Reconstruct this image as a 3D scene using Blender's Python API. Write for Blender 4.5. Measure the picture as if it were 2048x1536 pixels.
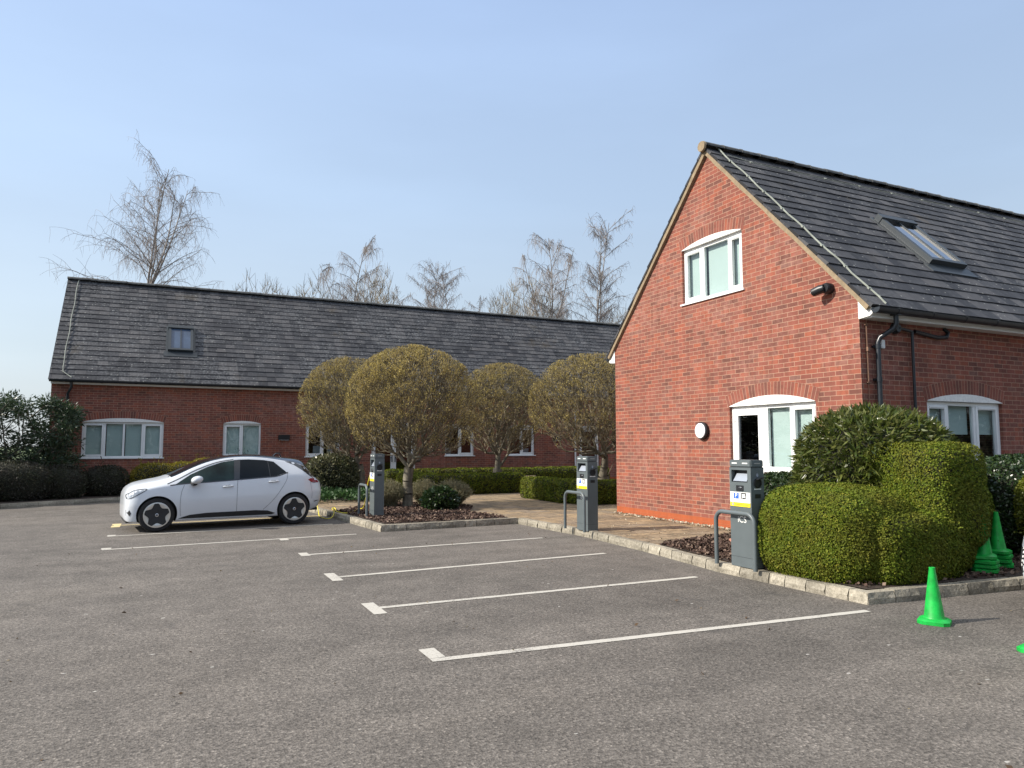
import bpy, bmesh, math, random
import numpy as np
from mathutils import Vector, Matrix
from mathutils.geometry import tessellate_polygon

R = math.radians
for o in list(bpy.data.objects):
    bpy.data.objects.remove(o, do_unlink=True)
SC = bpy.context.scene
COL = SC.collection

# ------------------------------------------------------------------ camera, sky, sun, exposure
cam_d = bpy.data.cameras.new("camera")
cam = bpy.data.objects.new("camera", cam_d)
COL.objects.link(cam)
cam_d.sensor_width = 36.0
cam_d.lens = 36.0 * 1448.5 / 2048.0
cam_d.clip_start = 0.05
cam_d.clip_end = 2000
cam.location = (0, 0, 1.62)
cam.rotation_euler = (R(90 + 4.821), 0, R(-25.623))
SC.camera = cam

SUN_EL, SUN_OFF = 35.0, 11.0            # the sun stands to the left, slightly behind the far building's front
sdir = Vector((-math.cos(R(SUN_OFF)) * math.cos(R(SUN_EL)), math.sin(R(SUN_OFF)) * math.cos(R(SUN_EL)), math.sin(R(SUN_EL))))
W = bpy.data.worlds.new("World")
SC.world = W
W.use_nodes = True
nt = W.node_tree
bg = nt.nodes["Background"]
sky = nt.nodes.new("ShaderNodeTexSky")
sky.sky_type = 'NISHITA'
sky.sun_disc = False
sky.sun_elevation = R(SUN_EL)
sky.sun_rotation = math.atan2(sdir.x, sdir.y)
sky.altitude = 50
sky.air_density = 1.0
sky.dust_density = 2.2
sky.ozone_density = 1.6
# thin spring haze: the clear-sky texture is veiled by a pale layer, densest near the horizon and brighter towards the sun
wt = nt.nodes.new("ShaderNodeTexCoord")
ws = nt.nodes.new("ShaderNodeSeparateXYZ"); nt.links.new(wt.outputs['Generated'], ws.inputs[0])
wr = nt.nodes.new("ShaderNodeValToRGB"); nt.links.new(ws.outputs[2], wr.inputs[0])
for e_, (p_, c_) in zip([wr.color_ramp.elements[0], wr.color_ramp.elements[1], wr.color_ramp.elements.new(.12), wr.color_ramp.elements.new(.32), wr.color_ramp.elements.new(.55)], [(0.0, (.57, .61, .63)), (1.0, (.20, .30, .52)), (.12, (.53, .62, .69)), (.32, (.45, .58, .76)), (.55, (.37, .50, .74))]):
    e_.position = p_; e_.color = (*c_, 1)
wd_ = nt.nodes.new("ShaderNodeVectorMath"); wd_.operation = 'DOT_PRODUCT'; nt.links.new(wt.outputs['Generated'], wd_.inputs[0]); wd_.inputs[1].default_value = sdir
wm = nt.nodes.new("ShaderNodeMapRange"); nt.links.new(wd_.outputs['Value'], wm.inputs[0])
wm.inputs[1].default_value = -0.5; wm.inputs[2].default_value = 0.9; wm.inputs[3].default_value = 0.92; wm.inputs[4].default_value = 1.28
wn = nt.nodes.new("ShaderNodeTexNoise"); wmp = nt.nodes.new("ShaderNodeMapping"); wmp.inputs['Scale'].default_value = (1.2, 1.2, 5.0)
nt.links.new(wt.outputs['Generated'], wmp.inputs[0]); nt.links.new(wmp.outputs[0], wn.inputs[0]); wn.inputs['Scale'].default_value = 1.6; wn.inputs['Detail'].default_value = 5
wc = nt.nodes.new("ShaderNodeMapRange"); nt.links.new(wn.outputs[0], wc.inputs[0]); wc.inputs[1].default_value = .4; wc.inputs[2].default_value = .75; wc.inputs[3].default_value = 0.0; wc.inputs[4].default_value = 0.10
wa = nt.nodes.new("ShaderNodeMath"); wa.operation = 'ADD'; nt.links.new(wm.outputs[0], wa.inputs[0]); nt.links.new(wc.outputs[0], wa.inputs[1])
wv = nt.nodes.new("ShaderNodeVectorMath"); wv.operation = 'SCALE'; nt.links.new(wr.outputs[0], wv.inputs[0]); nt.links.new(wa.outputs[0], wv.inputs['Scale'])
wk = nt.nodes.new("ShaderNodeVectorMath"); wk.operation = 'SCALE'; nt.links.new(sky.outputs[0], wk.inputs[0]); wk.inputs['Scale'].default_value = 0.03
wz = nt.nodes.new("ShaderNodeVectorMath"); wz.operation = 'ADD'; nt.links.new(wv.outputs[0], wz.inputs[0]); nt.links.new(wk.outputs[0], wz.inputs[1])
nt.links.new(wz.outputs[0], bg.inputs[0])
bg.inputs[1].default_value = 0.72

sun_d = bpy.data.lights.new("sun", 'SUN')
sun_d.energy = 5.0
sun_d.angle = R(0.6)
sun_d.color = (1.0, 0.93, 0.82)
sun = bpy.data.objects.new("sun", sun_d)
COL.objects.link(sun)
sun.rotation_euler = (-sdir).to_track_quat('-Z', 'Y').to_euler()
SC.view_settings.view_transform = 'Standard'
SC.view_settings.look = 'None'
SC.view_settings.exposure = 0.42
SC.view_settings.gamma = 1.0
SC.cycles.max_bounces = 6
SC.cycles.diffuse_bounces = 3
SC.cycles.glossy_bounces = 3
SC.cycles.transparent_max_bounces = 12
SC.cycles.use_denoising = True

# ------------------------------------------------------------------ helpers
def tag(o, label=None, cat=None, group=None, kind=None):
    if label: o['label'] = label
    if cat: o['category'] = cat
    if group: o['group'] = group
    if kind: o['kind'] = kind
    return o

def empty(name, loc, label=None, cat=None, group=None, rz=0.0, s=1.0):
    o = bpy.data.objects.new(name, None)
    o.empty_display_size = 0.2
    COL.objects.link(o)
    o.location = loc
    o.rotation_euler = (0, 0, rz)
    o.scale = (s, s, s)
    return tag(o, label, cat, group)

def root_of(o):
    while o.parent: o = o.parent
    return o

def link(me, name, mats, parent=None, world=False):
    o = bpy.data.objects.new(name, me)
    COL.objects.link(o)
    for m in (mats if isinstance(mats, (list, tuple)) else [mats]):
        me.materials.append(m)
    if parent is not None:
        o.parent = parent
        if world:
            o.matrix_parent_inverse = Matrix.Translation(root_of(parent).location).inverted() if parent.type == 'EMPTY' else Matrix.Identity(4)
    return o

def copy_tree(o, parent=None):
    c = o.copy()
    COL.objects.link(c)
    c.parent = parent
    for ch in list(o.children):
        copy_tree(ch, c)
    return c

class MB:
    """collects faces with UVs and material slots, then links them as ONE mesh object"""
    def __init__(s):
        s.v = []; s.f = []; s.uv = []; s.m = []
    def face(s, pts, uvs=None, mi=0):
        b = len(s.v)
        s.v.extend([tuple(p) for p in pts])
        s.f.append(tuple(range(b, b + len(pts))))
        if uvs is None:
            uvs = [(0, 0)] * len(pts)
        s.uv.append(uvs); s.m.append(mi)
    def box(s, x0, x1, y0, y1, z0, z1, fn=None, mi=0, bev=0.0):
        c = [(x, y, z) for x in (x0, x1) for y in (y0, y1) for z in (z0, z1)]
        if fn: c = [fn(*p) for p in c]
        dx, dy, dz = abs(x1 - x0), abs(y1 - y0), abs(z1 - z0)
        for idx, (a, bb) in (((0, 1, 3, 2), (dz, dy)), ((4, 6, 7, 5), (dy, dz)), ((0, 4, 5, 1), (dx, dz)), ((2, 3, 7, 6), (dz, dx)), ((0, 2, 6, 4), (dy, dx)), ((1, 5, 7, 3), (dx, dy))):
            s.face([c[i] for i in idx], [(0, 0), (a, 0), (a, bb), (0, bb)], mi)
    def tube(s, pts, r, n=8, cap=True, mi=0):
        pts = [Vector(p) for p in pts]
        rs = r if isinstance(r, (list, tuple)) else [r] * len(pts)
        rings = []
        up = None
        for i, p in enumerate(pts):
            t = (pts[min(i + 1, len(pts) - 1)] - pts[max(i - 1, 0)]).normalized()
            if up is None:
                up = Vector((0, 0, 1)) if abs(t.z) < 0.9 else Vector((1, 0, 0))
            a = t.cross(up).normalized()
            up = a.cross(t).normalized()
            rings.append([p + (a * math.cos(2 * math.pi * k / n) + up * math.sin(2 * math.pi * k / n)) * rs[i] for k in range(n)])
        for i in range(len(rings) - 1):
            for k in range(n):
                s.face([rings[i][k], rings[i][(k + 1) % n], rings[i + 1][(k + 1) % n], rings[i + 1][k]], None, mi)
        if cap:
            s.face(rings[0][::-1], None, mi); s.face(rings[-1], None, mi)
    def lathe(s, prof, M=None, n=24, mi=0, sx=1.0):
        """profile of (radius, height) turned about local z, placed by M"""
        M = M or Matrix.Identity(4)
        rings = [[M @ Vector((r * math.cos(2 * math.pi * k / n) * sx, r * math.sin(2 * math.pi * k / n), h)) for k in range(n)] for r, h in prof]
        for i in range(len(rings) - 1):
            for k in range(n):
                if prof[i][0] < 1e-6:
                    s.face([rings[i][0], rings[i + 1][(k + 1) % n], rings[i + 1][k]][::-1], None, mi)
                elif prof[i + 1][0] < 1e-6:
                    s.face([rings[i][k], rings[i][(k + 1) % n], rings[i + 1][0]], None, mi)
                else:
                    s.face([rings[i][k], rings[i][(k + 1) % n], rings[i + 1][(k + 1) % n], rings[i + 1][k]], None, mi)
    def mesh(s, name, smooth=False, merge=0.0):
        me = bpy.data.meshes.new(name)
        me.from_pydata(s.v, [], s.f)
        ul = me.uv_layers.new(name="UVMap")
        flat = [c for fuv in s.uv for q in fuv for c in q]
        ul.data.foreach_set("uv", flat)
        me.polygons.foreach_set("material_index", s.m)
        if merge > 0 or smooth:
            bm = bmesh.new(); bm.from_mesh(me)
            bmesh.ops.remove_doubles(bm, verts=bm.verts, dist=max(merge, 1e-5))
            bmesh.ops.recalc_face_normals(bm, faces=bm.faces)
            bm.to_mesh(me); bm.free()
        if smooth:
            me.shade_smooth()
            if smooth is not True:
                me.set_sharp_from_angle(angle=R(smooth))
        return me
    def build(s, name, mats, parent=None, smooth=False, world=False, bevel=0.0):
        me = s.mesh(name, smooth)
        o = link(me, name, mats, parent, world)
        if bevel > 0:
            bm = bmesh.new(); bm.from_mesh(me)
            bmesh.ops.remove_doubles(bm, verts=bm.verts, dist=1e-5)
            bmesh.ops.recalc_face_normals(bm, faces=bm.faces)
            es = [e for e in bm.edges if len(e.link_faces) == 2 and e.calc_face_angle(0) > 0.6]
            bmesh.ops.bevel(bm, geom=es, offset=bevel, segments=2, affect='EDGES', clamp_overlap=True)
            bm.to_mesh(me); bm.free()
            me.shade_smooth(); me.set_sharp_from_angle(angle=R(40))
        return o

def np_mesh(name, verts, nper, mats, parent=None, smooth=False):
    """many equal polygons at once: verts is (faces*nper, 3)"""
    verts = np.asarray(verts, dtype=np.float32)
    n = len(verts); nf = n // nper
    me = bpy.data.meshes.new(name)
    me.vertices.add(n); me.vertices.foreach_set("co", verts.ravel())
    me.loops.add(n); me.loops.foreach_set("vertex_index", np.arange(n, dtype=np.int32))
    me.polygons.add(nf)
    me.polygons.foreach_set("loop_start", np.arange(nf, dtype=np.int32) * nper)
    me.polygons.foreach_set("loop_total", np.full(nf, nper, dtype=np.int32))
    me.update(calc_edges=True); me.validate()
    return link(me, name, mats, parent)

def mesh_idx(name, verts, quads, mats, parent=None, smooth=True):
    verts = np.asarray(verts, dtype=np.float32); quads = np.asarray(quads, dtype=np.int32)
    me = bpy.data.meshes.new(name)
    me.vertices.add(len(verts)); me.vertices.foreach_set("co", verts.ravel())
    me.loops.add(quads.size); me.loops.foreach_set("vertex_index", quads.ravel())
    me.polygons.add(len(quads))
    me.polygons.foreach_set("loop_start", np.arange(len(quads), dtype=np.int32) * quads.shape[1])
    me.polygons.foreach_set("loop_total", np.full(len(quads), quads.shape[1], dtype=np.int32))
    me.update(calc_edges=True); me.validate()
    if smooth: me.shade_smooth()
    return link(me, name, mats, parent)

# ------------------------------------------------------------------ materials
class NT:
    def __init__(s, name):
        s.mat = bpy.data.materials.new(name)
        s.mat.use_nodes = True
        s.t = s.mat.node_tree
        s.p = s.t.nodes["Principled BSDF"]
    def n(s, kind, **kw):
        nd = s.t.nodes.new(kind)
        for k, v in kw.items():
            if k.startswith('i_'):
                key = k[2:]
                key = int(key) if key.isdigit() else key.replace('_', ' ')
                nd.inputs[key].default_value = v
            else:
                setattr(nd, k, v)
        return nd
    def l(s, a, b):
        s.t.links.new(a, b)
    def noise(s, scale, detail=4, rough=0.55, vec=None, dist=0.0):
        nd = s.n('ShaderNodeTexNoise')
        nd.inputs['Scale'].default_value = scale; nd.inputs['Detail'].default_value = detail
        nd.inputs['Roughness'].default_value = rough; nd.inputs['Distortion'].default_value = dist
        if vec is not None: s.l(vec, nd.inputs['Vector'])
        return nd
    def ramp(s, fac, stops):
        nd = s.n('ShaderNodeValToRGB')
        el = nd.color_ramp.elements
        while len(el) < len(stops): el.new(0.5)
        for e, (p, c) in zip(el, stops):
            e.position = p
            e.color = (c, c, c, 1) if isinstance(c, (int, float)) else (*c, 1)
        s.l(fac, nd.inputs[0])
        return nd
    def mix(s, a, b, fac, mode='MIX'):
        nd = s.n('ShaderNodeMix', data_type='RGBA', blend_type=mode)
        for key, v in ((0, fac), (6, a), (7, b)):
            if hasattr(v, 'links') or hasattr(v, 'is_linked'): s.l(v, nd.inputs[key])
            elif key == 0: nd.inputs[0].default_value = v
            else: nd.inputs[key].default_value = (*v, 1) if len(v) == 3 else v
        return nd.outputs[2]
    def bump(s, h, strength, dist=0.01, prev=None):
        nd = s.n('ShaderNodeBump')
        nd.inputs['Strength'].default_value = strength; nd.inputs['Distance'].default_value = dist
        s.l(h, nd.inputs['Height'])
        if prev is not None: s.l(prev, nd.inputs['Normal'])
        return nd.outputs[0]
    def set(s, color=None, rough=None, normal=None, metallic=None, spec=None, coat=None):
        p = s.p
        for key, v in (('Base Color', color), ('Roughness', rough), ('Normal', normal), ('Metallic', metallic), ('Specular IOR Level', spec), ('Coat Weight', coat)):
            if v is None: continue
            if hasattr(v, 'is_linked'): s.l(v, p.inputs[key])
            else: p.inputs[key].default_value = (*v, 1) if isinstance(v, tuple) and len(v) == 3 else v
        return s.mat

def plain(name, color, rough=0.5, metallic=0.0, var=0.12, scale=6.0, bump=0.0, spec=0.5, coat=None):
    k = NT(name)
    tc = k.n('ShaderNodeTexCoord')
    nz = k.noise(scale, 5, 0.6, tc.outputs['Object'])
    dark = tuple(c * (1 - var) for c in color); light = tuple(min(1, c * (1 + var)) for c in color)
    cr = k.ramp(nz.outputs['Fac'], [(0.3, dark), (0.7, light)])
    nrm = None
    if bump > 0:
        n2 = k.noise(scale * 12, 3, 0.6, tc.outputs['Object'])
        nrm = k.bump(n2.outputs['Fac'], bump, 0.005)
    return k.set(cr.outputs[0], rough, nrm, metallic, spec, coat)

def brick_mat(name, swap=False, plinth=True):
    k = NT(name)
    uv = k.n('ShaderNodeUVMap').outputs[0]
    vec = uv
    sep = k.n('ShaderNodeSeparateXYZ'); k.l(uv, sep.inputs[0])
    if swap:
        cb = k.n('ShaderNodeCombineXYZ'); k.l(sep.outputs[1], cb.inputs[0]); k.l(sep.outputs[0], cb.inputs[1]); vec = cb.outputs[0]
    wob = k.noise(9.0, 2, 0.5, vec)
    off = k.n('ShaderNodeVectorMath', operation='MULTIPLY_ADD'); k.l(wob.outputs['Color'], off.inputs[0])
    off.inputs[1].default_value = (0.006, 0.006, 0); k.l(vec, off.inputs[2])
    br = k.n('ShaderNodeTexBrick')
    br.offset = 0.0 if swap else 0.5
    br.inputs['Scale'].default_value = 1.0
    br.inputs['Brick Width'].default_value = 0.225
    br.inputs['Row Height'].default_value = 0.075
    br.inputs['Mortar Size'].default_value = 0.0055
    br.inputs['Mortar Smooth'].default_value = 0.25
    br.inputs['Bias'].default_value = 0.0
    br.inputs['Color1'].default_value = (0, 0, 0, 1); br.inputs['Color2'].default_value = (1, 1, 1, 1); br.inputs['Mortar'].default_value = (0.5, 0.5, 0.5, 1)
    k.l(off.outputs[0], br.inputs['Vector'])
    tone = k.ramp(br.outputs['Color'], [(0.0, (0.145, 0.061, 0.047)), (0.20, (0.205, 0.073, 0.054)), (0.62, (0.255, 0.084, 0.059)), (0.86, (0.305, 0.091, 0.054)), (1.0, (0.190, 0.096, 0.077))])
    # burnt patches inside single bricks, pale bloom over whole areas
    st = k.noise(7.0, 5, 0.65, vec, 0.4)
    mp = k.n('ShaderNodeMapping'); mp.inputs['Scale'].default_value = (1.0, 0.35, 1); k.l(vec, mp.inputs['Vector'])
    st2 = k.noise(11.0, 3, 0.6, mp.outputs[0])
    dk = k.ramp(st2.outputs['Fac'], [(0.50, 0.0), (0.68, 0.62)])
    c1 = k.mix(tone.outputs[0], (0.13, 0.055, 0.040), dk.outputs[0])
    bl = k.noise(0.55, 4, 0.6, uv)
    blm = k.ramp(bl.outputs['Fac'], [(0.42, 0.0), (0.68, 0.50)])
    bs = k.ramp(st.outputs['Fac'], [(0.42, 0.0), (0.66, 1.0)])
    blf = k.n('ShaderNodeMath', operation='MULTIPLY'); k.l(blm.outputs[0], blf.inputs[0]); k.l(bs.outputs[0], blf.inputs[1])
    c2 = k.mix(c1, (0.42, 0.225, 0.185), blf.outputs[0])
    mort = k.mix((0.46, 0.285, 0.20), (0.33, 0.19, 0.135), k.noise(2.0, 3, 0.5, uv).outputs['Fac'])
    col = k.mix(c2, mort, br.outputs['Fac'])
    if plinth:
        lt = k.n('ShaderNodeMath', operation='LESS_THAN'); k.l(sep.outputs[1], lt.inputs[0]); lt.inputs[1].default_value = 0.152
        or1 = k.mix((0.40, 0.105, 0.040), (0.33, 0.082, 0.034), st.outputs['Fac'])
        or2 = k.mix(or1, (0.36, 0.115, 0.052), br.outputs['Fac'])
        col = k.mix(col, or2, lt.outputs[0])
    # rain streaks running down the wall
    mps = k.n('ShaderNodeMapping'); mps.inputs['Scale'].default_value = (2.6, 0.16, 1); k.l(uv, mps.inputs['Vector'])
    sn = k.noise(1.6, 5, 0.65, mps.outputs[0])
    sr = k.ramp(sn.outputs['Fac'], [(0.30, 0.83), (0.55, 1.0), (0.75, 1.08)])
    col = k.mix(col, sr.outputs[0], 1.0, 'MULTIPLY')
    h = k.n('ShaderNodeMath', operation='MULTIPLY_ADD'); k.l(br.outputs['Fac'], h.inputs[0]); h.inputs[1].default_value = -1.0
    fine = k.noise(160, 3, 0.6, vec); k.l(fine.outputs['Fac'], h.inputs[2])
    return k.set(col, 0.88, k.bump(h.outputs[0], 0.55, 0.006), spec=0.25)

def tile_mat(name, lichen=1.0):
    k = NT(name)
    uv = k.n('ShaderNodeUVMap').outputs[0]
    br = k.n('ShaderNodeTexBrick'); br.offset = 0.5
    br.inputs['Scale'].default_value = 1.0; br.inputs['Brick Width'].default_value = 0.30; br.inputs['Row Height'].default_value = 1.0
    br.inputs['Mortar Size'].default_value = 0.003; br.inputs['Mortar Smooth'].default_value = 0.1
    br.inputs['Color1'].default_value = (0, 0, 0, 1); br.inputs['Color2'].default_value = (1, 1, 1, 1); br.inputs['Mortar'].default_value = (0, 0, 0, 1)
    k.l(uv, br.inputs['Vector'])
    tone = k.ramp(br.outputs['Color'], [(0, (0.020, 0.021, 0.026)), (0.5, (0.040, 0.041, 0.047)), (1, (0.078, 0.075, 0.078))])
    tc = k.n('ShaderNodeTexCoord')
    n1 = k.noise(0.8, 5, 0.65, tc.outputs['Object'])
    grey = k.ramp(n1.outputs['Fac'], [(0.36, 0.0), (0.66, 0.66 * lichen)])
    n2 = k.noise(14, 4, 0.7, tc.outputs['Object'])
    g2 = k.ramp(n2.outputs['Fac'], [(0.46, 0.0), (0.64, 1.0)])
    gm = k.n('ShaderNodeMath', operation='MULTIPLY'); k.l(grey.outputs[0], gm.inputs[0]); k.l(g2.outputs[0], gm.inputs[1])
    c1 = k.mix(tone.outputs[0], (0.175, 0.18, 0.185), gm.outputs[0])
    # stained patches, moss
    n3 = k.noise(0.9, 4, 0.6, tc.outputs['Object'], 0.3)
    br2 = k.ramp(n3.outputs['Fac'], [(0.62, 0.0), (0.76, 0.55)])
    c2 = k.mix(c1, (0.085, 0.065, 0.04), br2.outputs[0])
    vo = k.n('ShaderNodeTexVoronoi', feature='F1'); vo.inputs['Scale'].default_value = 11.0
    k.l(tc.outputs['Object'], vo.inputs['Vector'])
    vd = k.ramp(vo.outputs['Distance'], [(0.09, 1.0), (0.20, 0.0)])
    vs = k.n('ShaderNodeSeparateColor'); k.l(vo.outputs['Color'], vs.inputs[0])
    vt = k.ramp(vs.outputs[0], [(0.56, 0.0), (0.66, 1.0)])
    vm = k.n('ShaderNodeMath', operation='MULTIPLY'); k.l(vd.outputs[0], vm.inputs[0]); k.l(vt.outputs[0], vm.inputs[1])
    c3 = k.mix(c2, (0.36, 0.36, 0.33), vm.outputs[0])
    col = k.mix(c3, (0.012, 0.012, 0.014), br.outputs['Fac'])
    fine = k.noise(60, 4, 0.65, tc.outputs['Object'])
    return k.set(col, 0.72, k.bump(fine.outputs['Fac'], 0.35, 0.004), spec=0.35)

def asphalt_mat():
    k = NT("asphalt")
    tc = k.n('ShaderNodeTexCoord'); ob = tc.outputs['Object']
    big = k.noise(0.22, 5, 0.6, ob, 0.5)
    base = k.ramp(big.outputs['Fac'], [(0.30, (0.116, 0.104, 0.091)), (0.52, (0.144, 0.128, 0.112)), (0.74, (0.172, 0.151, 0.128))])
    md = k.noise(2.2, 6, 0.7, ob)
    mr = k.ramp(md.outputs['Fac'], [(0.35, 0.82), (0.65, 1.12)])
    c = k.mix(base.outputs[0], mr.outputs[0], 1.0, 'MULTIPLY')
    vo = k.n('ShaderNodeTexVoronoi', feature='F1'); vo.inputs['Scale'].default_value = 75.0; k.l(ob, vo.inputs['Vector'])
    vs = k.n('ShaderNodeSeparateColor'); k.l(vo.outputs['Color'], vs.inputs[0])
    sp = k.ramp(vs.outputs[0], [(0.0, 0.56), (0.30, 0.87), (0.70, 1.05), (0.92, 1.24), (1.0, 1.7)])
    c = k.mix(c, sp.outputs[0], 1.0, 'MULTIPLY')
    fs = k.noise(38, 4, 0.75, ob)
    fr = k.ramp(fs.outputs['Fac'], [(0.32, 0.55), (0.64, 1.34)])
    c = k.mix(c, fr.outputs[0], 1.0, 'MULTIPLY')
    # faint tyre lanes along the bays and across the lane
    mpt = k.n('ShaderNodeMapping'); mpt.inputs['Scale'].default_value = (0.06, 0.9, 1); mpt.inputs['Rotation'].default_value = (0, 0, 0.12); k.l(ob, mpt.inputs['Vector'])
    tn = k.noise(1.4, 4, 0.6, mpt.outputs[0], 0.4)
    tr_ = k.ramp(tn.outputs['Fac'], [(0.34, 0.84), (0.55, 1.0), (0.72, 1.08)])
    c = k.mix(c, tr_.outputs[0], 1.0, 'MULTIPLY')
    # oil drips and pale splashes
    oil = k.noise(1.1, 3, 0.5, ob, 0.8)
    om = k.ramp(oil.outputs['Fac'], [(0.66, 0.0), (0.75, 0.45)])
    c = k.mix(c, (0.055, 0.052, 0.050), om.outputs[0])
    mp = k.n('ShaderNodeMapping'); mp.inputs['Scale'].default_value = (1.0, 1.6, 1); mp.inputs['Rotation'].default_value = (0, 0, 0.5); k.l(ob, mp.inputs['Vector'])
    v2 = k.n('ShaderNodeTexVoronoi', feature='F1'); v2.inputs['Scale'].default_value = 3.2; k.l(mp.outputs[0], v2.inputs['Vector'])
    v2s = k.n('ShaderNodeSeparateColor'); k.l(v2.outputs['Color'], v2s.inputs[0])
    wd = k.noise(24, 3, 0.6, ob)
    ad = k.n('ShaderNodeMath', operation='MULTIPLY_ADD'); k.l(wd.outputs['Fac'], ad.inputs[0]); ad.inputs[1].default_value = 0.16; k.l(v2.outputs['Distance'], ad.inputs[2])
    pd = k.ramp(ad.outputs[0], [(0.115, 1.0), (0.145, 0.0)])
    pt = k.ramp(v2s.outputs[1], [(0.50, 0.0), (0.62, 0.75)])
    pm = k.n('ShaderNodeMath', operation='MULTIPLY'); k.l(pd.outputs[0], pm.inputs[0]); k.l(pt.outputs[0], pm.inputs[1])
    c = k.mix(c, (0.50, 0.48, 0.44), pm.outputs[0])
    b1 = k.bump(vo.outputs['Distance'], 0.55, 0.006)
    b2 = k.bump(fs.outputs['Fac'], 0.5, 0.012, b1)
    return k.set(c, 0.86, b2, spec=0.3)

def leaf_mat(name, cols, trans=0.35, rough=0.5, spec=0.35, patch=0.0, patchcol=(0.1, 0.08, 0.03), pscale=2.0):
    k = NT(name)
    ge = k.n('ShaderNodeNewGeometry')
    n = len(cols)
    cr = k.ramp(ge.outputs['Random Per Island'], [(i / max(1, n - 1), c) for i, c in enumerate(cols)])
    col = cr.outputs[0]
    if patch > 0:
        tc = k.n('ShaderNodeTexCoord')
        nz = k.noise(pscale, 4, 0.6, tc.outputs['Object'])
        pr = k.ramp(nz.outputs['Fac'], [(0.42, 0.0), (0.66, patch)])
        col = k.mix(col, patchcol, pr.outputs[0])
    k.set(col, rough, spec=spec)
    tr = k.n('ShaderNodeBsdfTranslucent'); k.l(col, tr.inputs[0])
    mx = k.n('ShaderNodeMixShader'); mx.inputs[0].default_value = trans
    k.l(k.p.outputs[0], mx.inputs[1]); k.l(tr.outputs[0], mx.inputs[2])
    k.l(mx.outputs[0], k.t.nodes['Material Output'].inputs[0])
    return k.mat

def glass_mat(name, tint=(0.85, 0.9, 0.9), refl=0.10, ior=1.5):
    k = NT(name)
    tr = k.n('ShaderNodeBsdfTransparent'); tr.inputs[0].default_value = (*tint, 1)
    gl = k.n('ShaderNodeBsdfGlossy'); gl.inputs['Roughness'].default_value = 0.01
    tc = k.n('ShaderNodeTexCoord')
    nz = k.noise(1.3, 2, 0.5, tc.outputs['Object'])
    k.l(k.bump(nz.outputs['Fac'], 0.06, 0.05), gl.inputs['Normal'])
    lw = k.n('ShaderNodeLayerWeight'); lw.inputs[0].default_value = 0.5
    pw = k.n('ShaderNodeMath', operation='POWER'); k.l(lw.outputs['Facing'], pw.inputs[0]); pw.inputs[1].default_value = 4.0
    ad = k.n('ShaderNodeMath', operation='MULTIPLY_ADD'); k.l(pw.outputs[0], ad.inputs[0]); ad.inputs[1].default_value = 0.85; ad.inputs[2].default_value = 0.06 + refl
    mx = k.n('ShaderNodeMixShader'); k.l(ad.outputs[0], mx.inputs[0]); k.l(tr.outputs[0], mx.inputs[1]); k.l(gl.outputs[0], mx.inputs[2])
    k.l(mx.outputs[0], k.t.nodes['Material Output'].inputs[0])
    return k.mat

def paving_mat():
    k = NT("stone_paving")
    tc = k.n('ShaderNodeTexCoord'); ob = tc.outputs['Object']
    wob = k.noise(2.3, 3, 0.6, ob)
    off = k.n('ShaderNodeVectorMath', operation='MULTIPLY_ADD'); k.l(wob.outputs['Color'], off.inputs[0])
    off.inputs[1].default_value = (0.09, 0.09, 0); k.l(ob, off.inputs[2])
    br = k.n('ShaderNodeTexBrick'); br.offset = 0.43; br.offset_frequency = 2; br.squash = 0.7; br.squash_frequency = 3
    br.inputs['Scale'].default_value = 1.0; br.inputs['Brick Width'].default_value = 0.62; br.inputs['Row Height'].default_value = 0.30
    br.inputs['Mortar Size'].default_value = 0.011; br.inputs['Mortar Smooth'].default_value = 0.4
    br.inputs['Color1'].default_value = (0, 0, 0, 1); br.inputs['Color2'].default_value = (1, 1, 1, 1); br.inputs['Mortar'].default_value = (0.4, 0.4, 0.4, 1)
    k.l(off.outputs[0], br.inputs['Vector'])
    tone = k.ramp(br.outputs['Color'], [(0, (0.20, 0.155, 0.105)), (0.35, (0.31, 0.225, 0.135)), (0.65, (0.25, 0.195, 0.14)), (1, (0.36, 0.26, 0.15))])
    nz = k.noise(5, 6, 0.7, ob)
    nr = k.ramp(nz.outputs['Fac'], [(0.3, 0.6), (0.7, 1.25)])
    c = k.mix(tone.outputs[0], nr.outputs[0], 1.0, 'MULTIPLY')
    mps = k.n('ShaderNodeMapping'); mps.inputs['Scale'].default_value = (0.7, 3.0, 1); k.l(ob, mps.inputs['Vector'])
    cr = k.noise(2.4, 4, 0.6, mps.outputs[0], 1.2)
    crk = k.ramp(cr.outputs['Fac'], [(0.485, 0.0), (0.5, 0.75), (0.515, 0.0)])
    c = k.mix(c, (0.06, 0.05, 0.04), crk.outputs[0])
    col = k.mix(c, (0.075, 0.062, 0.048), br.outputs['Fac'])
    h = k.n('ShaderNodeMath', operation='MULTIPLY_ADD'); k.l(br.outputs['Fac'], h.inputs[0]); h.inputs[1].default_value = -0.9; k.l(nz.outputs['Fac'], h.inputs[2])
    return k.set(col, 0.85, k.bump(h.outputs[0], 0.8, 0.03), spec=0.3)

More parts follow.
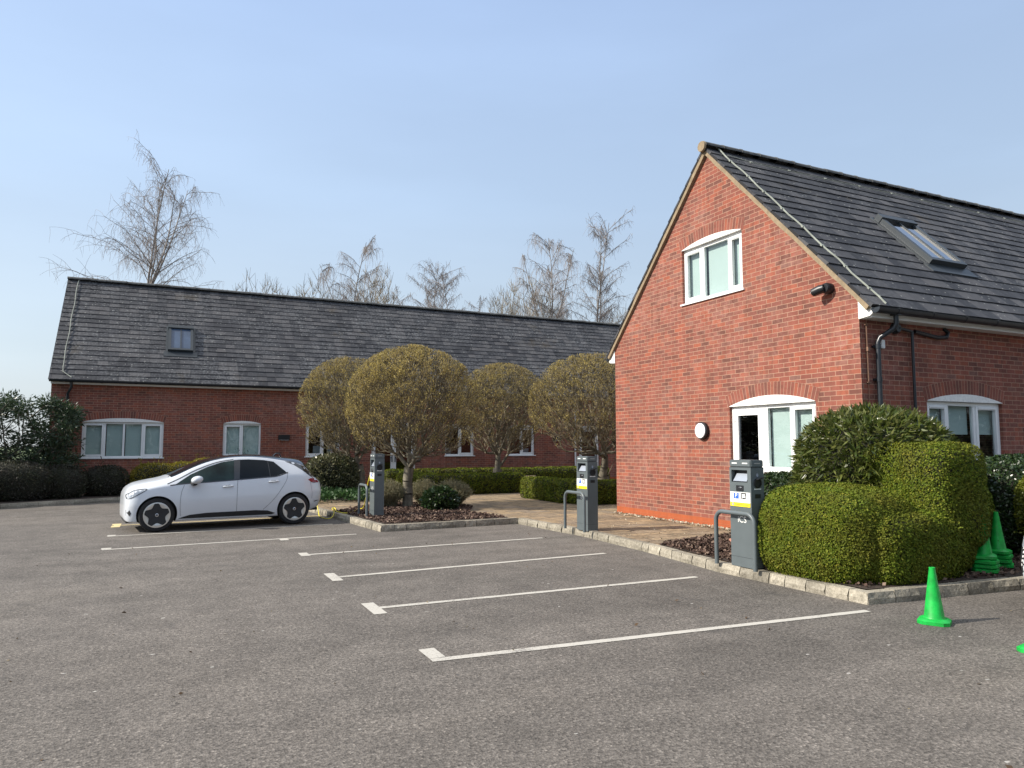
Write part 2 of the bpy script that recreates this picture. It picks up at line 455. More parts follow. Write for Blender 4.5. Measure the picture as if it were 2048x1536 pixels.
def kerb_mat():
    k = NT("granite_kerb")
    tc = k.n('ShaderNodeTexCoord'); ob = tc.outputs['Object']
    a = k.noise(30, 5, 0.7, ob); b = k.noise(2.0, 4, 0.6, ob)
    c = k.ramp(a.outputs['Fac'], [(0.3, (0.20, 0.18, 0.14)), (0.5, (0.34, 0.305, 0.24)), (0.72, (0.47, 0.43, 0.35))])
    d = k.ramp(b.outputs['Fac'], [(0.35, 0.65), (0.65, 1.1)])
    col = k.mix(c.outputs[0], d.outputs[0], 1.0, 'MULTIPLY')
    ge = k.n('ShaderNodeNewGeometry')
    ri = k.ramp(ge.outputs['Random Per Island'], [(0, 0.72), (1, 1.15)])
    col = k.mix(col, ri.outputs[0], 1.0, 'MULTIPLY')
    n2 = k.noise(18, 4, 0.7, ob)
    return k.set(col, 0.85, k.bump(n2.outputs['Fac'], 0.9, 0.02), spec=0.3)

def bark_mat(name, cols, scale=8):
    k = NT(name)
    tc = k.n('ShaderNodeTexCoord')
    mp = k.n('ShaderNodeMapping'); mp.inputs['Scale'].default_value = (1, 1, 0.35); k.l(tc.outputs['Object'], mp.inputs['Vector'])
    a = k.noise(scale, 5, 0.65, mp.outputs[0])
    c = k.ramp(a.outputs['Fac'], [(0.3, cols[0]), (0.5, cols[1]), (0.7, cols[2])])
    return k.set(c.outputs[0], 0.85, k.bump(a.outputs['Fac'], 0.5, 0.02), spec=0.2)

def paint_line_mat(name, col):
    k = NT(name)
    tc = k.n('ShaderNodeTexCoord'); ob = tc.outputs['Object']
    a = k.noise(45, 4, 0.75, ob); b = k.noise(1.6, 4, 0.6, ob)
    ad = k.n('ShaderNodeMath', operation='MULTIPLY_ADD'); k.l(b.outputs['Fac'], ad.inputs[0]); ad.inputs[1].default_value = 0.7; k.l(a.outputs['Fac'], ad.inputs[2])
    m = k.ramp(ad.outputs[0], [(0.60, 0.0), (0.78, 1.0)])
    c = k.mix((0.17, 0.155, 0.14), col, m.outputs[0])
    return k.set(c, 0.8, k.bump(a.outputs['Fac'], 0.4, 0.006), spec=0.3)

M = {}
M['brick'] = brick_mat("red_brick")
M['brick_arch'] = brick_mat("red_brick_arch", swap=True, plinth=False)
M['tile_r'] = tile_mat("roof_tile_dark", 0.55)
M['tile_l'] = tile_mat("roof_tile_lichen", 1.25)
M['ridge'] = plain("ridge_tile_grey", (0.085, 0.085, 0.08), 0.85, var=0.5, scale=9, bump=0.4)
M['verge'] = plain("verge_mortar", (0.25, 0.19, 0.12), 0.9, var=0.22, scale=14, bump=0.4)
M['upvc'] = plain("white_plastic", (0.80, 0.80, 0.79), 0.35, var=0.03, scale=3)
M['whitewood'] = plain("white_painted_board", (0.76, 0.75, 0.72), 0.6, var=0.12, scale=22, bump=0.2)
M['black'] = plain("black_plastic", (0.014, 0.015, 0.018), 0.38, var=0.15)
M['gutter'] = plain("black_gutter_plastic", (0.018, 0.022, 0.028), 0.32, var=0.2)
M['glass'] = glass_mat("window_glass", (0.86, 0.92, 0.91), 0.02)
M['darkglass'] = glass_mat("dark_window_glass", (0.55, 0.6, 0.62), 0.05)
M['roofglass'] = glass_mat("skylight_glass", (0.5, 0.55, 0.6), 0.35)
M['blind'] = plain("roller_blind", (0.45, 0.52, 0.505), 0.9, var=0.03, scale=2)
M['skypane'] = plain("blue_skylight_pane", (0.055, 0.085, 0.14), 0.12, var=0.2, scale=3, spec=0.4)
M['skyback'] = plain("skylight_interior", (0.10, 0.13, 0.19), 0.9)
M['interior'] = plain("office_ceiling", (0.5, 0.52, 0.5), 0.9)
M['asphalt'] = asphalt_mat()
M['paving'] = paving_mat()
M['kerb'] = kerb_mat()
M['line'] = paint_line_mat("white_road_paint", (0.46, 0.435, 0.385))
M['yline'] = paint_line_mat("yellowed_road_paint", (0.62, 0.50, 0.26))
M['soil'] = plain("dark_soil", (0.045, 0.030, 0.022), 0.95, var=0.5, scale=16, bump=0.8)
M['chips'] = leaf_mat("bark_chips", [(0.030, 0.016, 0.012), (0.07, 0.038, 0.028), (0.12, 0.075, 0.055), (0.045, 0.024, 0.018), (0.24, 0.17, 0.125), (0.085, 0.05, 0.037)], 0.0, 0.8)
M['gravel'] = leaf_mat("pale_gravel", [(0.30, 0.25, 0.18), (0.45, 0.38, 0.27), (0.6, 0.55, 0.45)], 0.0, 0.85)
M['grass'] = plain("grass_field", (0.07, 0.10, 0.03), 0.95, var=0.4, scale=2)
M['steel'] = plain("grey_painted_steel", (0.100, 0.119, 0.125), 0.42, var=0.08, scale=4)
M['steel_d'] = plain("charcoal_steel", (0.030, 0.038, 0.045), 0.45, var=0.08, scale=4)
M['silver'] = plain("silver_metal", (0.6, 0.6, 0.6), 0.3, 0.9, var=0.05)
M['screen'] = plain("screen_panel", (0.30, 0.33, 0.38), 0.15, var=0.05)
M['signw'] = plain("sign_white", (0.80, 0.80, 0.77), 0.4, var=0.02)
M['signy'] = plain("sign_yellow", (0.85, 0.66, 0.03), 0.4, var=0.03)
M['signb'] = plain("sign_blue", (0.03, 0.12, 0.48), 0.4, var=0.03)
M['signg'] = plain("sign_grey_text", (0.35, 0.35, 0.33), 0.5, var=0.03)
M['cone'] = plain("green_plastic", (0.006, 0.36, 0.050), 0.42, var=0.30, scale=11, bump=0.1)
M['cable'] = plain("yellow_cable", (0.72, 0.62, 0.04), 0.45, var=0.05)
M['conductor'] = plain("pale_conductor", (0.26, 0.28, 0.24), 0.6, var=0.25, scale=6)
M['lens'] = plain("opal_lens", (0.80, 0.80, 0.84), 0.25, var=0.02)
M['bark'] = bark_mat("grey_brown_bark", [(0.085, 0.075, 0.058), (0.16, 0.14, 0.105), (0.26, 0.235, 0.18)])
M['twig'] = leaf_mat("twig_bark", [(0.10, 0.080, 0.052), (0.17, 0.14, 0.09), (0.21, 0.18, 0.125)], 0.0, 0.8)
M['birch'] = bark_mat("birch_bark", [(0.08, 0.07, 0.065), (0.20, 0.18, 0.165), (0.40, 0.37, 0.34)], 3)
M['birch_twig'] = plain("birch_twig", (0.21, 0.185, 0.175), 0.85, var=0.25, scale=2)
M['bush_twig'] = plain("bush_twig", (0.26, 0.235, 0.19), 0.85, var=0.25, scale=2)
M['bud'] = leaf_mat("olive_buds", [(0.16, 0.125, 0.05), (0.40, 0.315, 0.10), (0.58, 0.46, 0.14), (0.32, 0.245, 0.09), (0.48, 0.38, 0.12), (0.18, 0.14, 0.06)], 0.35, 0.6, patch=0.55, patchcol=(0.19, 0.135, 0.06), pscale=1.4)
M['box'] = leaf_mat("box_leaves", [(0.045, 0.070, 0.008), (0.085, 0.125, 0.012), (0.13, 0.165, 0.016), (0.10, 0.135, 0.012), (0.24, 0.235, 0.030)], 0.15, 0.6, 0.12, patch=0.45, patchcol=(0.12, 0.095, 0.018), pscale=2.2)
M['box_y'] = leaf_mat("yellow_green_leaves", [(0.09, 0.12, 0.012), (0.16, 0.18, 0.02), (0.22, 0.22, 0.03)], 0.35, 0.45)
M['gold'] = leaf_mat("golden_leaves", [(0.14, 0.125, 0.014), (0.26, 0.21, 0.022), (0.34, 0.27, 0.03), (0.11, 0.115, 0.016)], 0.35, 0.55, patch=0.5, patchcol=(0.05, 0.06, 0.012), pscale=1.6)
M['choisya'] = leaf_mat("long_glossy_leaves", [(0.035, 0.055, 0.012), (0.065, 0.092, 0.016), (0.105, 0.13, 0.025), (0.16, 0.165, 0.05), (0.05, 0.07, 0.016)], 0.3, 0.35, 0.5)
M['laurel'] = leaf_mat("dark_laurel_leaves", [(0.012, 0.028, 0.010), (0.025, 0.05, 0.014), (0.04, 0.065, 0.02)], 0.2, 0.3, 0.5)
M['evergreen'] = leaf_mat("blue_green_leaves", [(0.020, 0.040, 0.020), (0.035, 0.062, 0.028), (0.06, 0.088, 0.04), (0.028, 0.05, 0.022)], 0.3, 0.38, 0.5)
M['dull'] = leaf_mat("dull_hedge_leaves", [(0.022, 0.030, 0.016), (0.04, 0.048, 0.022), (0.055, 0.055, 0.028), (0.045, 0.035, 0.028)], 0.25, 0.6, patch=0.8, patchcol=(0.050, 0.040, 0.038), pscale=2.5)
M['ivy'] = leaf_mat("ivy_leaves", [(0.018, 0.05, 0.014), (0.035, 0.085, 0.022), (0.06, 0.11, 0.035)], 0.3, 0.5)
M['lavender'] = leaf_mat("grey_green_stems", [(0.17, 0.165, 0.09), (0.27, 0.25, 0.15), (0.33, 0.28, 0.17), (0.20, 0.21, 0.14)], 0.3, 0.8)
M['varieg'] = leaf_mat("variegated_leaves", [(0.035, 0.05, 0.018), (0.06, 0.075, 0.025), (0.16, 0.155, 0.075), (0.26, 0.24, 0.14), (0.045, 0.06, 0.02)], 0.25, 0.35, 0.5)
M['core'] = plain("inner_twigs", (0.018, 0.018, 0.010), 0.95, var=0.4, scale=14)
M['deadleaf'] = leaf_mat("dead_leaf", [(0.045, 0.03, 0.02), (0.10, 0.06, 0.03), (0.26, 0.21, 0.11)], 0.2, 0.8)
M['terracotta'] = plain("pale_pot", (0.42, 0.34, 0.24), 0.8, var=0.2)
M['pinkbrick'] = plain("loose_brick", (0.50, 0.24, 0.17), 0.9, var=0.2, scale=12)
M['card'] = plain("white_card", (0.6, 0.62, 0.62), 0.7)
rnd = random.Random(7)
NPR = np.random.default_rng(11)
PZ = 0.12                                   # level of the paving above the car park

# ------------------------------------------------------------------ the setting
def sheet(name, pts, z, mat, thick=0.0, kind='structure', grid=0):
    mb = MB()
    tri = tessellate_polygon([[Vector((x, y, 0)) for x, y in pts]])
    for t in tri:
        a, b, c = (pts[i] for i in t)
        if (b[0] - a[0]) * (c[1] - a[1]) - (b[1] - a[1]) * (c[0] - a[0]) < 0: b, c = c, b
        mb.face([(*a, z), (*b, z), (*c, z)])
    return tag(mb.build(name, mat), kind=kind)

sheet('ground', [(-500, -300), (500, -300), (500, 700), (-500, 700)], -0.02, M['grass'])
mb = MB(); mb.box(-60, 60, -40, 60, -0.015, 0.0); tag(mb.build('car_park', M['asphalt']), kind='structure')

KERB_R = [(3.05, 21.0), (3.25, 18.6), (3.42, 16.99), (3.73, 13.44), (6.66, 13.60), (6.80, 11.22), (6.68, 9.14), (6.47, 7.35), (6.52, 5.22), (8.72, 5.02), (13.0, 4.75), (30.0, 3.9)]
KERB_L = [(-16, 16.2), (-9.0, 19.9), (-3.69, 22.42), (-1.13, 23.92), (1.2, 24.1), (2.4, 23.2), (3.05, 21.0)]
raised = KERB_L + KERB_R[1:] + [(30, 60), (-60, 60), (-60, 16.2)]
def offs(poly, d):
    out = []
    for i, p in enumerate(poly):
        a = Vector(poly[max(0, i - 1)]); b = Vector(poly[min(len(poly) - 1, i + 1)])
        p = Vector(p)
        t1 = (p - a).normalized() if i > 0 else (b - p).normalized()
        t2 = (b - p).normalized() if i < len(poly) - 1 else t1
        n1 = Vector((-t1.y, t1.x)); n2 = Vector((-t2.y, t2.x))
        n = (n1 + n2).normalized()
        k = d / max(0.45, n.dot(n1))
        out.append((p.x + n.x * k, p.y + n.y * k))
    return out
inner = offs(KERB_L[:-1] + KERB_R, 0.06)
sheet('courtyard_paving', [(x, y) for x, y in inner] + [(30, 60), (-60, 60), (-60, 16.2)], PZ - 0.012, M['paving'])

def kerb(name, line, stones, wd=0.13, h=PZ):
    mb = MB(); rr = random.Random(5)
    for i in range(len(line) - 1):
        a = Vector((*line[i], 0)); b = Vector((*line[i + 1], 0))
        t = (b - a).normalized(); nrm = Vector((-t.y, t.x, 0))
        Lg = (b - a).length; s = 0.0
        while s < Lg - 0.02:
            ln = min(rr.uniform(*stones), Lg - s)
            if Lg - s - ln < 0.12: ln = Lg - s
            p = a + t * (s + 0.004); q = a + t * (s + ln - 0.004)
            j = lambda m=0.007: rr.uniform(-m, m)
            hh = h + j(0.004); w0 = j(0.008); 
            lo = [p - nrm * (0.012 + w0), q - nrm * (0.012 + j()), q + nrm * wd, p + nrm * wd]
            up = [p - nrm * (w0 - 0.006), q - nrm * (j() - 0.006), q + nrm * (wd - 0.004), p + nrm * (wd - 0.004)]
            nseg = 3
            top = [Vector((v.x, v.y, hh)) for v in up]; bot = [Vector((v.x, v.y, -0.01)) for v in lo]
            for k in range(4):
                k2 = (k + 1) % 4
                if k == 0:
                    # rough split face with a row of displaced points
                    prev = None
                    for g in range(nseg + 1):
                        f = g / nseg
                        mid = (bot[0].lerp(bot[1], f) + top[0].lerp(top[1], f)) / 2 - nrm * rr.uniform(0.0, 0.022)
                        cur = (bot[0].lerp(bot[1], f), mid, top[0].lerp(top[1], f))
                        if prev:
                            mb.face([prev[0], cur[0], cur[1], prev[1]]); mb.face([prev[1], cur[1], cur[2], prev[2]])
                        prev = cur
                else:
                    mb.face([bot[k], bot[k2], top[k2], top[k]])
            mb.face(top)
            s += ln
    bm_me = mb.mesh(name, False, merge=1e-4)
    return tag(link(bm_me, name, M['kerb']), kind='structure')
kerb('kerb', KERB_R, (0.22, 0.42))
kerb('far_kerb', KERB_L, (0.85, 0.95))

# planting beds
sheet('island_bed', [(3.56, 16.9), (3.86, 13.6), (6.55, 13.74), (6.2, 15.2), (6.9, 16.6), (7.0, 18.2), (5.3, 19.0), (4.3, 17.6)], PZ + 0.004, M['soil'])
sheet('corner_bed', [(6.62, 7.3), (6.66, 5.34), (8.75, 5.15), (13.0, 4.9), (29.5, 4.05), (29.5, 7.309), (9.18, 7.309), (9.18, 9.70), (8.92, 9.67), (7.04, 9.22), (6.82, 9.1)], PZ + 0.004, M['soil'])
sheet('building_bed', [(-15, 16.9), (-9.2, 20.1), (-3.8, 22.55), (-1.2, 24.05), (1.2, 24.25), (2.5, 23.3), (3.3, 20.9), (5.6, 19.3), (6.2, 24.2), (6.2, 26.09), (-3.2, 26.09), (-15, 26.5)], PZ + 0.004, M['soil'])

# painted bay lines
def line_sheet(name, a, b, w, mat=None, z=0.004, T=None):
    mb = MB()
    a = Vector((*a, z)); b = Vector((*b, z)); t = (b - a).normalized(); n = Vector((-t.y, t.x, 0)) * w / 2
    rr = random.Random(hash(name) % 99 + int(a.y * 10)); N = max(4, int((b - a).length / 0.12)); prev = None
    for i in range(N + 1):
        p = a.lerp(b, i / N)
        l = p + n * (1 + rr.uniform(-.10, .10)); r = p - n * (1 + rr.uniform(-.10, .10))
        if prev: mb.face([prev[1], r, l, prev[0]])
        prev = (l, r)
    if T:
        c, d0, d1, tw = T
        x0, x1 = c - tw / 2, c + tw / 2
        if d0 < a.y - w: mb.face([(x0, d0, z), (x1, d0, z), (x1, a.y - w * 0.52, z), (x0, a.y - w * 0.52, z)])
        mb.face([(x0, a.y + w * 0.52, z), (x1, a.y + w * 0.52, z), (x1, d1, z), (x0, d1, z)])
    return tag(mb.build(name, mat or M['line']), kind='structure')
line_sheet('bay_line', (1.88, 5.325), (6.28, 5.035), 0.085, T=(1.945, 5.325, 5.64, 0.13))
line_sheet('bay_line', (1.88, 7.235), (5.98, 7.21), 0.085, T=(1.945, 6.97, 7.50, 0.13))
line_sheet('bay_line', (1.88, 9.10), (6.03, 9.35), 0.085, T=(1.945, 8.86, 9.42, 0.13))
line_sheet('bay_line', (1.88, 11.13), (6.04, 11.36), 0.085, T=(1.945, 11.02, 11.36, 0.13))
line_sheet('bay_line', (-0.80, 13.02), (3.23, 13.30), 0.085, T=(-0.75, 12.95, 13.22, 0.14))
tag((lambda m: (m.box(1.86, 2.0, 12.98, 13.165, 0.003, 0.0035), m.build('bay_line', M['line']))[1])(MB()), kind='structure')
line_sheet('bay_line', (-0.84, 14.87), (3.2, 15.2), 0.075, T=(-0.78, 14.80, 15.06, 0.13))
line_sheet('bay_line', (-0.84, 16.80), (3.35, 17.1), 0.09, M['yline'], T=(-0.80, 16.45, 17.15, 0.16))

# ------------------------------------------------------------------ building kit
def arc_pts(u0, u1, zs, rise, n=12):
    """points of a segmental arch from (u1, zs) back to (u0, zs)"""
    w = (u1 - u0) / 2; r = (w * w + rise * rise) / (2 * rise); cz = zs + rise - r; cu = (u0 + u1) / 2
    a = math.asin(w / r)
    return [(cu + r * math.sin(a - 2 * a * i / n), cz + r * math.cos(a - 2 * a * i / n)) for i in range(n + 1)]

def opening(u0, u1, z0, zs, rise):
    return [(u0, z0), (u1, z0)] + arc_pts(u0, u1, zs, rise)

def wall_face(mb, outline, holes, fn, depth=0.11, mi=0):
    loops = [outline] + holes
    flat = [p for lp in loops for p in lp]
    tris = tessellate_polygon([[Vector((u, z, 0)) for u, z in lp] for lp in loops])
    for t in tris:
        ps = [flat[i] for i in t]
        mb.face([fn(u, 0, z) for u, z in ps], [(u, z - PZ) for u, z in ps], mi)
    for hl in holes:
        for i in range(len(hl)):
            a, b = hl[i], hl[(i + 1) % len(hl)]
            mb.face([fn(a[0], 0, a[1]), fn(b[0], 0, b[1]), fn(b[0], depth, b[1]), fn(a[0], depth, a[1])],
                    [(a[0], a[1] - PZ), (b[0], b[1] - PZ), (b[0] + depth, b[1] - PZ), (a[0] + depth, a[1] - PZ)], mi)

def brick_arch(parent, fn, u0, u1, zs, rise, h=0.225):
    mb = MB()
    e = 0.03
    lo = arc_pts(u0 - e, u1 + e, zs - 0.012, rise + 0.012, 30)[::-1]
    cu = (u0 + u1) / 2; w = (u1 - u0) / 2 + e; rs = rise + 0.012
    r = (w * w + rs * rs) / (2 * rs); cz = zs - 0.012 + rs - r
    hi = [(cu + (u - cu) * (r + h) / r, cz + (z - cz) * (r + h) / r) for u, z in lo]
    L = 0.0; D = -0.004
    for i in range(len(lo) - 1):
        sl = math.hypot(hi[i + 1][0] - hi[i][0], hi[i + 1][1] - hi[i][1])
        q = [lo[i], lo[i + 1], hi[i + 1], hi[i]]
        mb.face([fn(u, D, z) for u, z in q], [(L, 0.004), (L + sl, 0.004), (L + sl, h - 0.004), (L, h - 0.004)])
        mb.face([fn(lo[i][0], D, lo[i][1]), fn(lo[i][0], 0.06, lo[i][1]), fn(lo[i + 1][0], 0.06, lo[i + 1][1]), fn(lo[i + 1][0], D, lo[i + 1][1])], [(L, 0.2), (L, .1), (L + sl, .1), (L + sl, .2)])
        mb.face([fn(hi[i][0], D, hi[i][1]), fn(hi[i + 1][0], D, hi[i + 1][1]), fn(hi[i + 1][0], 0.01, hi[i + 1][1]), fn(hi[i][0], 0.01, hi[i][1])], [(L, 0.2), (L + sl, .2), (L + sl, .19), (L, .19)])
        L += sl
    for e0, e1 in ((lo[0], hi[0]), (lo[-1], hi[-1])):
        mb.face([fn(e0[0], D, e0[1]), fn(e1[0], D, e1[1]), fn(e1[0], 0.01, e1[1]), fn(e0[0], 0.01, e0[1])])
    return mb.build('brick_arch', M['brick_arch'], parent, world=True)

def frame_rect(mb, fn, u0, u1, z0, z1, t, d0, d1):
    mb.box(u0, u0 + t, d0, d1, z0, z1, fn); mb.box(u1 - t, u1, d0, d1, z0, z1, fn)
    mb.box(u0 + t, u1 - t, d0, d1, z0, z0 + t, fn); mb.box(u0 + t, u1 - t, d0, d1, z1 - t, z1, fn)

def window(parent, fn, u0, u1, z0, zs, rise, lights, sill=True, blind=None, dark=False, arch=True, glassmat=None, handle_vent=True, panelmat=None):
    """lights: list of (ua, ub, opens?) ; blind: None or height fraction covered from the top"""
    D = 0.055
    mb = MB()
    frame_rect(mb, fn, u0 + .002, u1 - .002, z0 + .03, zs, 0.055, D, D + 0.06)
    for a, b, op in lights[:-1]:
        mb.box(b - 0.03, b + 0.03, D + 0.003, D + 0.057, z0 + .085, zs - 0.055, fn)
    f = mb.build('window', M['upvc'], parent, world=True)
    gl = MB()
    for i, (a, b, op) in enumerate(lights):
        a2 = a + (0.057 if i == 0 else 0.031); b2 = b - (0.057 if i == len(lights) - 1 else 0.031)
        zb, zt = z0 + .086, zs - .056
        if op:
            sm = MB(); frame_rect(sm, fn, a2, b2, zb, zt, 0.052, D - 0.012, D + 0.05)
            if handle_vent:
                sm.box(a2 + .06, b2 - .06, D - 0.022, D - 0.0125, zt - .036, zt - .014, fn)
            sm.build('sash', M['upvc'], f, world=True)
            a2 += .05; b2 -= .05; zb += .05; zt -= .05
        gl.face([fn(a2, D + .03, zb), fn(b2, D + .03, zb), fn(b2, D + .03, zt), fn(a2, D + .03, zt)])
    gl.build('pane', glassmat or (M['darkglass'] if dark else M['glass']), f, world=True)
    if sill:
        sm = MB(); sm.box(u0 - 0.04, u1 + 0.04, -0.035, D + 0.06, z0, z0 + 0.029, fn); sm.build('sill', M['upvc'], f, world=True)
    if arch:
        am = MB(); pts = arc_pts(u0 + .003, u1 - .003, zs + .012, rise - .012, 16)
        n = len(pts)
        am.face([fn(u, -0.012, z) for u, z in [(u0 + .003, zs + .006)] + [(u1 - .003, zs + .006)] + pts])
        ring = [(u0 + .003, zs + .006), (u1 - .003, zs + .006)] + pts
        for i in range(len(ring)):
            a, b = ring[i], ring[(i + 1) % len(ring)]
            am.face([fn(a[0], -0.012, a[1]), fn(a[0], 0.10, a[1]), fn(b[0], 0.10, b[1]), fn(b[0], -0.012, b[1])])
        am.build('arch_panel', panelmat or M['whitewood'], f, world=True)
    if blind:
        bm_ = MB()
        for a, b, op in lights:
            bm_.box(a + .05, b - .04, D + .10, D + .104, zs - (zs - z0) * blind, zs - .02, fn)
        bm_.build('blind', M['blind'], f, world=True)
    return f

def roof_slope(mb, x0, x1, ye, ze, yr, zr, gauge, flip=False, seg=0.6, seed=1, mi=0):
    """courses of overlapping tiles from eave (ye, ze) to ridge (yr, zr)"""
    rr = random.Random(seed)
    L = math.hypot(yr - ye, zr - ze); n = max(1, round(L / gauge)); g = L / n
    ty, tz = (yr - ye) / L, (zr - ze) / L
    ny, nz = -tz, ty
    if nz < 0: ny, nz = -ny, -nz
    ns = max(1, int((x1 - x0) / seg))
    lift = [[0.024 + rr.uniform(-.005, .005) for _ in range(ns + 1)] for _ in range(n)]
    for i in range(n):
        for k in range(ns):
            xa = x0 + (x1 - x0) * k / ns; xb = x0 + (x1 - x0) * (k + 1) / ns
            def P(x, s, l): return (x, ye + ty * s + ny * l, ze + tz * s + nz * l)
            la, lb = lift[i][k], lift[i][k + 1]
            s0, s1 = i * g - 0.012, (i + 1) * g + 0.01
            u0 = xa + (i % 2) * 0.15 + i * 0.013
            q = [P(xa, s0, la), P(xb, s0, lb), P(xb, s1, 0.004), P(xa, s1, 0.004)]
            uv = [(u0, i + .05), (u0 + xb - xa, i + .05), (u0 + xb - xa, i + .95), (u0, i + .95)]
            mb.face(q if not flip else q[::-1], uv if not flip else uv[::-1], mi)
            q2 = [P(xa, s0, la), P(xa, s0, la - 0.022), P(xb, s0, lb - 0.022), P(xb, s0, lb)]
            mb.face(q2 if not flip else q2[::-1], [(u0, i + .05)] * 4, mi)
        for xe, k in ((x0, 0), (x1, ns)):
            def P(x, s, l): return (x, ye + ty * s + ny * l, ze + tz * s + nz * l)
            mb.face([P(xe, i * g - .012, lift[i][k]), P(xe, (i + 1) * g, 0.004), P(xe, (i + 1) * g, -0.03), P(xe, i * g - .012, -0.03)], [(0, i + .5)] * 4, mi)
    # boarded underside
    for xa, xb in ((x0, x1),):
        def P(x, s, l): return (x, ye + ty * s + ny * l, ze + tz * s + nz * l)
        mb.face([P(xa, 0, -.03), P(xa, L, -.03), P(xb, L, -.03), P(xb, 0, -.03)], [(0, .5)] * 4, mi)

def ridge(parent, x0, x1, y, z, seed=3):
    mb = MB(); rr = random.Random(seed); x = x0; n = 8
    while x < x1:
        ln = 0.46; dz = rr.uniform(-.006, .006)
        for rad, xa, xb in ((0.115, x, x + ln - .03), (0.124, x + ln - .03, x + ln)):
            ring = [(y + rad * math.cos(math.pi * k / n) * 1.05, z - 0.03 + dz + rad * math.sin(math.pi * k / n) * .85) for k in range(n + 1)]
            for k in range(n):
                mb.face([(xa, *ring[k]), (xa, *ring[k + 1]), (xb, *ring[k + 1]), (xb, *ring[k])])
            mb.face([(xa, *p) for p in ring]); mb.face([(xb, *p) for p in ring][::-1])
        x += ln
    return mb.build('ridge_cap', M['ridge'], parent, world=True)

def half_gutter(parent, x0, x1, y, z, r=0.058, step=0.92):
    mb = MB(); n = 8
    ring = [(y - r * math.cos(math.pi * k / n), z - r * 1.05 * math.sin(math.pi * k / n)) for k in range(n + 1)]
    rin = [(y - (r - .006) * math.cos(math.pi * k / n), z - (r * 1.05 - .006) * math.sin(math.pi * k / n)) for k in range(n + 1)]
    for k in range(n):
        mb.face([(x0, *ring[k]), (x0, *ring[k + 1]), (x1, *ring[k + 1]), (x1, *ring[k])])
        mb.face([(x0, *rin[k]), (x1, *rin[k]), (x1, *rin[k + 1]), (x0, *rin[k + 1])])
    mb.face([(x0, *p) for p in ring]); mb.face([(x1, *p) for p in ring])
    mb.face([(x0, *ring[0]), (x1, *ring[0]), (x1, *rin[0]), (x0, *rin[0])])
    x = x0 + 0.45
    while x < x1:
        R2 = r + 0.009
        rg = [(y - R2 * math.cos(math.pi * k / n), z + .008 - R2 * 1.08 * math.sin(math.pi * k / n)) for k in range(n + 1)]
        for k in range(n):
            mb.face([(x - .028, *rg[k]), (x - .028, *rg[k + 1]), (x + .028, *rg[k + 1]), (x + .028, *rg[k])])
        mb.face([(x - .028, *p) for p in rg]); mb.face([(x + .028, *p) for p in rg])
        x += step
    o = mb.build('gutter', M['gutter'], parent, world=True, smooth=35)
    return o

def skylight(parent, x0, x1, ye, ze, ty, tz, s0, s1, bars=1, base=0.03, gl_key='roofglass'):
    """frame standing proud of the slope; ty,tz the unit vector up the slope from (ye,ze)"""
    ny, nz = -tz, ty
    fn = lambda u, l, s: (u, ye + ty * s + ny * l, ze + tz * s + nz * l)
    mb = MB(); t = 0.085; h = 0.10 + base
    mb.box(x0, x0 + t, 0, h, s0, s1, fn); mb.box(x1 - t, x1, 0, h, s0, s1, fn)
    mb.box(x0 + t, x1 - t, 0, h, s0, s0 + t, fn); mb.box(x0 - .015, x1 + .015, 0, h + .03, s1 - t - .03, s1 + .02, fn)
    for i in range(bars):
        xc = x0 + t + (x1 - x0 - 2 * t) * (i + 1) / (bars + 1)
        mb.box(xc - .014, xc + .014, h - .045, h - .012, s0 + t, s1 - t - .031, fn)
    # lead apron below, soakers at the sides
    mb.box(x0 - .13, x1 + .13, 0.012, base + .006, s0 - 0.24, s0 - .001, fn)
    mb.box(x0 - .07, x0 - .001, 0.012, base + .008, s0, s1 + .08, fn); mb.box(x1 + .001, x1 + .07, 0.012, base + .008, s0, s1 + .08, fn)
    f = mb.build('skylight', M['steel_d'], parent, world=True); glz = M[gl_key]
    g = MB(); g.face([fn(x0 + t, h - .035, s0 + t), fn(x1 - t, h - .035, s0 + t), fn(x1 - t, h - .035, s1 - t), fn(x0 + t, h - .035, s1 - t)])
    g.face([fn(x0 + t, 0.025, s0 + t), fn(x1 - t, .025, s0 + t), fn(x1 - t, .025, s1 - t), fn(x0 + t, .025, s1 - t)], mi=1)
    g.build('pane', [glz, M['skyback']], f, world=True)
    return f

# ------------------------------------------------------------------ the gabled building on the right
GX, GY0, GY1, GXE = 9.18, 7.309, 13.721, 26.0
YR, ZR = 10.515, 7.30
SL = 1.056
EYE = 7.04; EZE = ZR - SL * (YR - EYE)       # eave edge of the tiles
b1 = empty('brick_building', (GX, GY0, PZ), 'red brick gabled building with a tall end wall, dark tiled roof and white arched windows', 'building')
fg = lambda u, d, z: (GX + d, u, z)           # gable wall, u along Y
fs = lambda u, d, z: (u, GY0 + d, z)          # long side wall, u along X
apexz = ZR - 0.06; cz_ = ZR - 0.06 - SL * (YR - GY0)
holes_g = [opening(9.65, 11.31, 4.36, 5.46, 0.115), [(8.15, 1.17), (9.27, 1.17), (9.27, PZ + .05), (10.07, PZ + .05)] + list(reversed(arc_pts(8.15, 10.07, 2.30, 0.16)[::-1]))]
